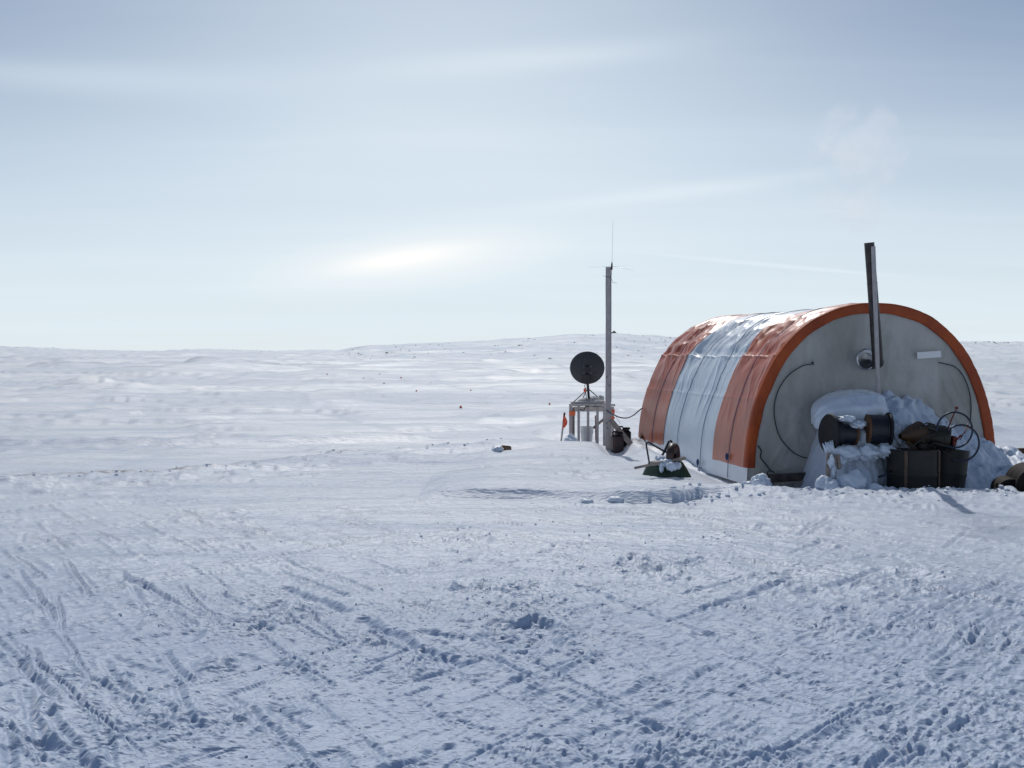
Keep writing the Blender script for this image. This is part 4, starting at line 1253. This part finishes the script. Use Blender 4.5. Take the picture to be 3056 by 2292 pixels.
for (a, b, dy) in ((1755, 798, .1), (1867, 794, .25), (1893, 807, -.2), (1800, 795, .3)):
    mb = MB(); mb.tube([P(1826, 795, PY - .03), P(a, b, PY + dy)], [.0012, .0008], 5); mb.build('radial', M['steel'], ant, True)
mb = MB(); mb.tube([P(1826, 804, PY - .03), P(1824, 828, PY - .03), P(1824, 1000, PY - .02), P(1824, 1200, PY - .02)], .0045, 6); mb.build('lead', M['cable'], ant, True)
mb = MB(); mb.tube([P(1800, 823, PY - .03), P(1812, 826, PY - .03), P(1824, 829, PY - .03), P(1829, 843, PY - .03), P(1840, 845, PY - .03)], .003, 5); mb.build('tie_wire', M['cable'], ant, True)

# ------------------------------------------------------------------ platform with the dish
FY = 18.15
def up_to(px, py, Y): return P(px, py, Y)
fr = thing('dish_platform', P(1765, 1326, FY), 'weathered timber platform on slatted legs under the dish', 'platform')
def leg(px, w, y0, y1, Y, name='leg', mat='timber', t=.04):
    mb = MB(); mb.beam(P(px, y1, Y), P(px, y0, Y), w, t); return mb.build(name, M[mat], fr)
leg(1703.5, .060, 1210, 1336, FY, t=.09); leg(1711.5, .042, 1216, 1336, FY + .06, t=.05, mat='timber_x')
leg(1727, .045, 1212, 1334, FY + .02, 'slat'); leg(1755, .045, 1212, 1334, FY + .02, 'slat'); leg(1783, .045, 1212, 1336, FY + .02, 'slat')
leg(1805, .060, 1212, 1342, FY, t=.09)
leg(1826, .075, 1214, 1342, FY + .70, t=.09)
mb = MB(); mb.beam(P(1698, 1209, FY - .05), P(1836, 1209, FY - .05), .045, .04, up=(0, -1, 0)); mb.build('top_rail', M['timber_pale'], fr)
mb = MB(); mb.beam(P(1711, 1221, FY + .72), P(1832, 1221, FY + .72), .09, .04, up=(0, -1, 0)); mb.build('top_rail', M['timber_pale'], fr)
for i, dy in enumerate((.06, .20, .34, .48, .62)):
    mb = MB(); z = P(1700, 1206, FY).z
    mb.box((P(1766, 1206, FY).x + random.uniform(-.01, .01), FY + dy, z + .004), (.70, .125, .022), Matrix.Rotation(random.uniform(-.01, .01), 3, 'Z'), .003)
    mb.build('deck_board', M['timber'], fr)
mb = MB(); mb.beam(P(1712, 1203, FY + .1), P(1800, 1203, FY + .1), .05, .28, up=(0, -1, 0)); mb.build('sill_board', M['timber'], fr)
mb = MB(); mb.beam(P(1770, 1278, FY + .35), P(1803, 1250, FY + .35), .045, .04); mb.build('brace', M['timber_x'], fr)
for (px, Y, y0, y1, w) in ((1708, FY - .055, 1227, 1240, .115), (1828, FY + .64, 1244, 1250, .088)):
    mb = MB(); mb.beam(P(px, y1, Y), P(px, y0, Y), w, .006); mb.build('tape', M['orange_tape'], fr)
mb = MB(); a = P(1826, 1228, FY - .08)
mb.add([P(1824, 1224, FY + .55), P(1835, 1222, FY + .55), P(1834, 1236, FY + .53), P(1828, 1232, FY + .50), P(1824, 1224, FY + .56), P(1835, 1222, FY + .56), P(1834, 1236, FY + .54), P(1828, 1232, FY + .51)],
       [(0, 1, 2, 3), (7, 6, 5, 4), (0, 4, 5, 1), (1, 5, 6, 2), (2, 6, 7, 3), (3, 7, 4, 0)]); mb.build('tape', M['flag_tape'], fr)

ds = thing('satellite_dish', P(1757, 1203, FY + .3), 'round dark satellite dish on its short mast, seen from behind', 'satellite dish')
dc = P(1752.5, 1098, FY + .3)
RD = 51 / F_PX * (FY + .3)
prof = []
for i in range(13):
    q = i / 12; prof.append((max(RD * q, .001), -.095 * (1 - q * q)))
prof += [(RD * 1.012, .0), (RD * 1.012, .008), (RD * .99, .008)]
for i in range(11, -1, -1):
    q = i / 12; prof.append((max(RD * q, .001), -.095 * (1 - q * q) + .008))
dm = Matrix.Translation(dc) @ Matrix.Rotation(R(-4), 4, 'Z') @ Matrix.Rotation(R(-72), 4, 'X')
# local +Z is where the dish looks: away from the camera and up
mb = MB(); mb.lathe(prof, 56, dm); mb.build('reflector', M['dish'], ds, 'auto')
mb = MB(); mb.box(dm @ Vector((0, -.02, -.115)), (.10, .06, .11), None, .012); mb.box(P(1752, 1130, FY + .24), (.07, .06, .17), None, .01); mb.build('bracket', M['black_paint'], ds)
for (x_, y_) in ((-.05, .05), (.05, .05), (-.05, -.05), (.05, -.05)):
    mb = MB(); p = dm @ Vector((x_ * 1.3, y_ * 1.3, -.10)); mb.lathe([(.007, 0), (.007, .012), (.001, .014)], 8, Matrix.Translation(p + Vector((0, -.03, 0))) @ Matrix.Rotation(math.pi / 2, 4, 'X')); mb.build('bolt', M['steel'], ds, 'auto')
mb = MB(); mb.tube([P(1753, 1138, FY + .28), P(1755, 1160, FY + .29), P(1758, 1196, FY + .3), P(1758, 1201, FY + .3)], [.026, .024, .022, .05], 12); mb.build('mast', M['black_paint'], ds, 'auto')
for a, b in ((P(1751, 1164, FY + .27), P(1704, 1207, FY + .02)), (P(1750, 1166, FY + .3), P(1734, 1200, FY + .55)), (P(1759, 1163, FY + .28), P(1790, 1190, FY + .45))):
    mb = MB(); mb.tube([a, b], .009, 7); mb.build('strut', M['machine'], ds, True)
mb = MB(); mb.tube([dm @ Vector((0, -RD * .95, 0)), dm @ Vector((0, -RD * .7, .18)), dm @ Vector((0, -.05, .36))], .010, 7); mb.build('feed_arm', M['black_paint'], ds, True)
mb = MB(); mb.lathe([(.02, 0), (.03, .01), (.03, .09), (.02, .1)], 12, dm @ Matrix.Translation((0, -.05, .30))); mb.build('feed_horn', M['black_paint'], ds, 'auto')
mb = MB(); mb.tube([P(1748, 1145, FY + .22), P(1744, 1152, FY + .2), P(1749, 1160, FY + .2), P(1748, 1172, FY + .22), P(1752, 1196, FY + .22)], .006, 6); mb.build('lead', M['cable'], ds, True)
mb = MB()
rb = [P(1747, 1156, FY + .16), P(1741, 1162, FY + .16), P(1743, 1172, FY + .17), P(1749, 1168, FY + .16)]
mb.add(rb + [p + Vector((0, .004, 0)) for p in rb], [(0, 1, 2, 3), (7, 6, 5, 4), (0, 4, 5, 1), (1, 5, 6, 2), (2, 6, 7, 3), (3, 7, 4, 0)])
mb.build('flag', M['flag_tape'], ds)

# sacks weighting the dish
def sack(px, py, Y, size, seed, label):
    mb = MB(); mb.blob((0, 0, 0), size, seed, .22, 1.5, 3, flat=-size[2] * .6)
    o = mb.build('sandbag', M['bag'], None, True); o.location = P(px, py, Y); tag(o, label, 'sandbag', 'sandbags on the platform')
sack(1747, 1196, FY + .34, (.13, .12, .055), 31, 'low white sandbag left of the dish mast on the platform')
sack(1772, 1194, FY + .36, (.11, .12, .065), 32, 'white sandbag just right of the dish mast on the platform')
sack(1793, 1191, FY + .40, (.068, .08, .075), 33, 'bunched tall white sandbag near the post on the platform')
sack(1790, 1199, FY + .18, (.09, .07, .035), 34, 'small flat white sandbag at the platform right edge, lowest of them')

# cable from the platform round the post to the tent
mb = MB()
cp = [P(1730, 1222, FY - .06), P(1742, 1224, FY - .08), P(1750, 1213, FY - .09), P(1775, 1213, FY - .1), P(1800, 1214, 17.3), P(1812, 1226, PY - .06), P(1832, 1238, 16.3), P(1852, 1246, 16.4), P(1872, 1247, 16.5), P(1892, 1238, 16.55), P(1906, 1226, 16.55), P(1918, 1217, 16.55)]
out = []
for i in range(len(cp) - 1):
    p0, p1, p2, p3 = cp[max(i - 1, 0)], cp[i], cp[i + 1], cp[min(i + 2, len(cp) - 1)]
    for k in range(5):
        q = k / 5
        out.append(.5 * ((2 * p1) + (p2 - p0) * q + (2 * p0 - 5 * p1 + 4 * p2 - p3) * q * q + (3 * p1 - p0 - 3 * p2 + p3) * q ** 3))
out.append(cp[-1])
mb.tube(out, .010, 7); tag(mb.build('cable', M['cable'], None, True), 'dark cable sagging from the platform across the post to the tent', 'cable')

# pail under the platform
pc = P(1751, 1326, FY + .35)
pl = thing('pail', pc, 'white plastic pail standing behind the platform slats', 'pail')
mb = MB(); hh = .33
mb.lathe([(.095, 0), (.10, .004), (.117, hh * .72), (.121, hh * .73), (.121, hh * .78), (.118, hh * .80), (.121, hh - .01), (.125, hh - .004), (.125, hh), (.117, hh), (.112, hh * .7), (.093, .01), (.001, .01)], 32, Matrix.Translation(pc)); mb.build('body', M['pail'], pl, 'auto')
mb = MB(); mb.tube([pc + Vector((math.cos(a) * .122, -.02 - .05 * math.sin(a), hh * .76 - .10 * math.sin(a))) for a in np.linspace(0, math.pi, 12)], .003, 5); mb.build('handle', M['steel'], pl, True)

# stakes with flagging
def stake(a, b, Y, w, red, label, flag):
    A, B = P(*a, Y), P(*b, Y)
    t = thing('marker_stake', B, label, 'stake', 'red-topped stakes')
    m_ = A + (B - A) * red
    mb = MB(); mb.beam(B, m_, w, .018, bev=.002); mb.build('stick', M['timber_pale'], t)
    mb = MB(); mb.beam(m_, A, w * 1.02, .019, bev=.002); mb.build('painted_top', M['red_paint'], t)
    if flag:
        # two hanging tails of ribbon with folds
        for (k, sx) in ((0, 1.0), (1, .6)):
            vs = []; n = 12
            for i in range(n):
                q = i / (n - 1)
                c = P(a[0] - 2 + 3 * math.sin(q * 3) + 2 * k - q * 3, a[1] + 14 + q * (32 if k == 0 else 24), Y - .03 - .02 * k)
                wd = .020 * sx * (1 + .9 * math.sin(q * 3.1)); fold = .012 * math.sin(q * 11 + k)
                vs += [c + Vector((-wd * .6, fold, 0)), c + Vector((wd * 1.4, -fold, .004)), c + Vector((wd * 1.4, -fold + .002, .004)), c + Vector((-wd * .6, fold + .002, 0))]
            fs = []
            for i in range(n - 1):
                for j in range(4):
                    fs.append((i * 4 + j, i * 4 + (j + 1) % 4, i * 4 + 4 + (j + 1) % 4, i * 4 + 4 + j))
            mb = MB(); mb.add(vs, fs); mb.build('ribbon', M['flag_tape'], t, True)
stake((1685, 1231), (1673.5, 1328), 17.9, .034, .30, 'leaning stake with red top and bright ribbon left of the platform', True)
stake((1777, 1240), (1778, 1325), FY + .55, .020, .85, 'red stake seen between the platform slats', False)

# black fuel cans by the post
def jerry(px, py, Y, w, d_, h, label, rot, mat):
    c = P(px, py, Y)
    t = thing('jerry_can', c, label, 'jerry can', 'black cans beside the post', (0, 0, rot))
    mb = MB(); mb.box((0, 0, h * .46), (w, d_, h * .92), None, .03); mb.build('body', mat, t, 'auto', local=True)
    mb = MB(); mb.box((w * .12, 0, h * .93), (w * .5, d_ * .8, h * .05), None, .006); mb.build('shoulder', mat, t, local=True)
    mb = MB(); mb.tube([Vector((-w * .40, 0, h * .88)), Vector((-w * .40, 0, h * 1.03)), Vector((-w * .33, 0, h * 1.06)), Vector((-w * .02, 0, h * 1.06)), Vector((w * .04, 0, h * 1.0)), Vector((w * .06, 0, h * .92))], .014, 8); mb.build('handle', mat, t, True, local=True)
    for q in (.18, .36):
        mb = MB(); mb.lathe([(.026, 0), (.03, .005), (.03, .03), (.02, .036), (.001, .036)], 14, Matrix.Translation((w * q, 0, h * .945))); mb.build('cap', M['black_plastic'], t, 'auto', local=True)
    return t
jerry(1858, 1350, 16.35, .26, .17, .40, 'black jerry can behind the leaning brace, handle up', .06, M['black_plastic'])
jerry(1842, 1358, 16.10, .19, .14, .36, 'black and dark red can pressed against the post, under the brace', .3, M['can_plastic'])
mb = MB(); mb.tube([P(1832, 1232, 16.5), P(1852, 1266, 16.4)], .003, 5); tag(mb.build('tie_line', M['cord'], None), 'thin line running from the platform down to the jerry can handle', 'line')
mb = MB(); mb.tube([P(1883, 1318, 16.3), P(1892, 1326, 16.2), P(1903, 1318, 16.2), P(1916, 1306, 16.3)], .004, 5); tag(mb.build('guy_line', M['cord'], None), 'slack line on the snow between the brace foot and the tent', 'line')
# rolled hem of the cover lying on the drift at the far corner
mb = MB(); mb.tube([P(1919, 1286, 16.55), P(1915, 1302, 16.45), P(1907, 1316, 16.35), P(1902, 1322, 16.3)], [.03, .028, .02, .012], 8); mb.build('hem_roll', M['rust'], tent, True)

# ------------------------------------------------------------------ brown box by the track
bc = P(1510, 1340, 15.7)
bx = thing('wooden_box', bc, 'small weathered brown box half sunk in snow by the edge of the pad', 'box')
mb = MB(); mb.box(bc, (.155, .11, .085), Matrix.Rotation(.25, 3, 'Z') @ Matrix.Rotation(.08, 3, 'Y'), .012); mb.build('body', M['brown_box'], bx)
mb = MB(); mb.box(bc + Vector((.005, 0, .046)), (.13, .12, .012), Matrix.Rotation(.25, 3, 'Z') @ Matrix.Rotation(.1, 3, 'Y'), .003); mb.build('lid', M['rust'], bx)

# ------------------------------------------------------------------ markers on the field
marks = [(976, 1116, 5, 'leftmost far orange marker, due below the hump of the left horizon'), (1085, 1128, 6, 'far orange marker second from the left, lower of that pair'),
         (1133, 1116, 6, 'far orange marker at the end of the pale track'), (1197, 1127, 7, 'far orange marker beside the broad pale track'),
         (1146, 1143, 7, 'orange marker below the pale track, left of centre'), (1285, 1142, 7, 'orange marker at the foot of the small curved trail'),
         (1243, 1168, 9, 'orange marker on the middle of the snow field, right of the track'), (1405, 1165, 8, 'lone orange marker between the field centre and the dish'),
         (1375, 1215, 12, 'nearest and widest orange marker on the field'), (1640, 1207, 9, 'orange marker just left of the dish platform')]
def land_hit(px, py):
    d = ray(px, py); t = np.concatenate([np.arange(16, 90, .1), np.arange(90, 440, .4)])
    x, y, z = d[0] * t, d[1] * t, EYE + d[2] * t
    below = np.nonzero(z < ground_low(x, y))[0]
    i = below[0] if len(below) else len(t) - 1
    return Vector((x[i], y[i], z[i]))
for (px, py, sz_, lab) in marks:
    g = land_hit(px, py + 1.5)
    w = .65 * sz_ / F_PX * g.y
    z = Hs(g.x, g.y)
    mb = MB(); hgt = w * .62
    base = [(-w / 2, -w * .25, -.05), (w / 2, -w * .25, -.05), (w / 2, w * .25, -.05), (-w / 2, w * .25, -.05)]
    mid = [(-w * .42, -w * .2, hgt * .5), (w * .42, -w * .2, hgt * .5), (w * .42, w * .2, hgt * .5), (-w * .42, w * .2, hgt * .5)]
    tp = [(-w * .12, -w * .08, hgt), (w * .16, -w * .08, hgt), (w * .16, w * .08, hgt * .9), (-w * .12, w * .08, hgt)]
    mb.add(base + mid + tp, [(0, 1, 5, 4), (1, 2, 6, 5), (2, 3, 7, 6), (3, 0, 4, 7), (4, 5, 9, 8), (5, 6, 10, 9), (6, 7, 11, 10), (7, 4, 8, 11), (8, 9, 10, 11)])
    o = mb.build('field_marker', M['marker_orange'], None); o.location = (g.x, g.y, z); tag(o, lab, 'marker', 'orange markers on the snow field')

# ------------------------------------------------------------------ cairn and rocks on the hill
def hill_pt(px, r):
    a = math.atan((px - CX) / F_PX); x, y = r * math.sin(a), r * math.cos(a)
    return Vector((x, y, Hs(x, y)))
cn = hill_pt(1832, 449)
ca = thing('cairn', cn, 'tiny dark stone cairn on the hill crest just right of the post', 'cairn')
for i, (dx, dz, s_) in enumerate(((-.6, .2, .5), (.5, .2, .55), (0, .75, .45))):
    mb = MB(); mb.blob(cn + Vector((dx, 0, dz)), (s_, s_ * .8, s_ * .8), 60 + i, .4, 1.5, 1); mb.build('stone', M['rock'], ca)
mb = MB()
rr = random.Random(5)
for i in range(330):
    if i < 200: px = rr.choice([rr.uniform(1010, 1400), rr.uniform(1400, 1900), rr.uniform(1850, 2060)]); r = rr.uniform(225, 448)
    elif i < 270: px = rr.uniform(1000, 1250); r = rr.uniform(225, 330)
    else: px = rr.choice([rr.uniform(-100, 1000), rr.uniform(2890, 3200)]); r = rr.uniform(380, 505)
    p = hill_pt(px, r); s_ = rr.uniform(.06, .20) * (r / 330) * rr.choice([1, 1, 1, 1.8])
    mb.blob(p, (s_ * rr.uniform(1, 2.2), s_, s_ * .6), i, .4, 1.5, 0)
tag(mb.build('hillside_rocks', M['rock'], None), 'dark stones showing through the snow of the far hills', kind='stuff')

# ------------------------------------------------------------------ loose crumbs of snow
def crumbs():
    rr = random.Random(9)
    base = MB(); base.blob((0, 0, 0), (1, 1, .8), 3, .5, 1.6, 0)
    bv = np.array(base.v); bf = np.array([f for f in base.f])
    spots = []
    def put(px, py, spread_x, spread_y, n, s0, s1):
        for _ in range(n):
            a, b = rr.gauss(px, spread_x), rr.gauss(py, spread_y)
            if b < 1475: continue
            g = G(a, min(b, 2500)); spots.append((g.x, g.y, rr.uniform(s0, s1) * rr.choice([.6, .8, 1, 1.2])))
    for (px, py, rad, ht, rb) in HEAPS:
        g = G(px, py); s_ = rad * F_PX / g.y
        put(px, py, s_ * .6, s_ * .28, int(16 + 34 * rad), .004, .012)
    put(1560, 1850, 110, 45, 90, .006, .017)
    for _ in range(500):
        g = G(rr.uniform(-100, 3150), 1500 + 900 * rr.random() ** .8); spots.append((g.x, g.y, rr.uniform(.003, .007)))
    for _ in range(150):    # crest by the tent
        x = rr.uniform(1.7, 6.3); spots.append((x, 10.95 + rr.gauss(0, .28), rr.uniform(.008, .028) * rr.choice([.5, .8, 1])))
    for _ in range(60):    # along the berm
        x = rr.uniform(-7, 0); spots.append((x, float(berm_y(x)) + rr.gauss(0, .3), rr.uniform(.006, .02)))
    sp = np.array(spots)
    gz = ground_low(sp[:, 0], sp[:, 1]) + relief(sp[:, 0], sp[:, 1], np.full(len(sp), .02))
    ns, nv = len(sp), len(bv)
    ang = rng.rand(ns) * 6.28; ca_, sa = np.cos(ang), np.sin(ang)
    sx = rng.uniform(.7, 1.5, ns); szz = rng.uniform(.6, 1.2, ns)
    x = bv[None, :, 0] * sx[:, None]; y = bv[None, :, 1]; z = bv[None, :, 2] * szz[:, None]
    jit = 1 + .35 * (rng.rand(ns, nv) - .5)
    X = (x * ca_[:, None] - y * sa[:, None]) * sp[:, 2:3] * jit + sp[:, 0:1]
    Y = (x * sa[:, None] + y * ca_[:, None]) * sp[:, 2:3] * jit + sp[:, 1:2]
    Z = z * sp[:, 2:3] * jit + gz[:, None] + sp[:, 2:3] * .05
    V = np.stack([X, Y, Z], -1).reshape(-1, 3).astype(np.float32)
    Fq = (bf[None] + (np.arange(ns) * nv)[:, None, None]).reshape(-1, 4)
    me = bpy.data.meshes.new('snow_crumbs')
    me.vertices.add(len(V)); me.vertices.foreach_set('co', V.ravel())
    me.loops.add(Fq.size); me.loops.foreach_set('vertex_index', Fq.ravel().astype(np.int32))
    me.polygons.add(len(Fq)); me.polygons.foreach_set('loop_start', np.arange(0, Fq.size, 4, dtype=np.int32))
    me.update(calc_edges=True); me.materials.append(M['snow'])
    o = bpy.data.objects.new('snow_crumbs', me); col.objects.link(o)
    tag(o, 'loose crumbs of snow scattered over the trampled ground', kind='stuff')
crumbs()

# ------------------------------------------------------------------ smoke drifting from the chimney
def smoke():
    mb = MB()
    mb.tube([P(2592, 700, 12.3), P(2580, 660, 12.35), P(2545, 600, 12.4), P(2530, 520, 12.5), P(2555, 450, 12.6), P(2550, 370, 12.8)], [.10, .24, .42, .60, .66, .5], 16)
    o = mb.build('smoke', M['snow'], None, True)
    m = bpy.data.materials.new('thin_smoke'); m.use_nodes = True; nt = m.node_tree
    for n in list(nt.nodes): nt.nodes.remove(n)
    out = nd(nt, 'ShaderNodeOutputMaterial'); pv = nd(nt, 'ShaderNodeVolumePrincipled')
    pv.inputs['Color'].default_value = (1, .985, .975, 1)
    pv.inputs['Anisotropy'].default_value = .4
    n1 = noise_node(nt, 2.0, 5, .6, dist=.8)
    f = ramp(nt, n1, [(.45, 0.0), (.78, 1.4)])
    nt.links.new(f, pv.inputs['Density'])
    nt.links.new(pv.outputs[0], out.inputs['Volume'])
    o.data.materials.clear(); o.data.materials.append(m)
    tag(o, 'faint pale smoke drifting up from the stovepipe', kind='stuff')
smoke()
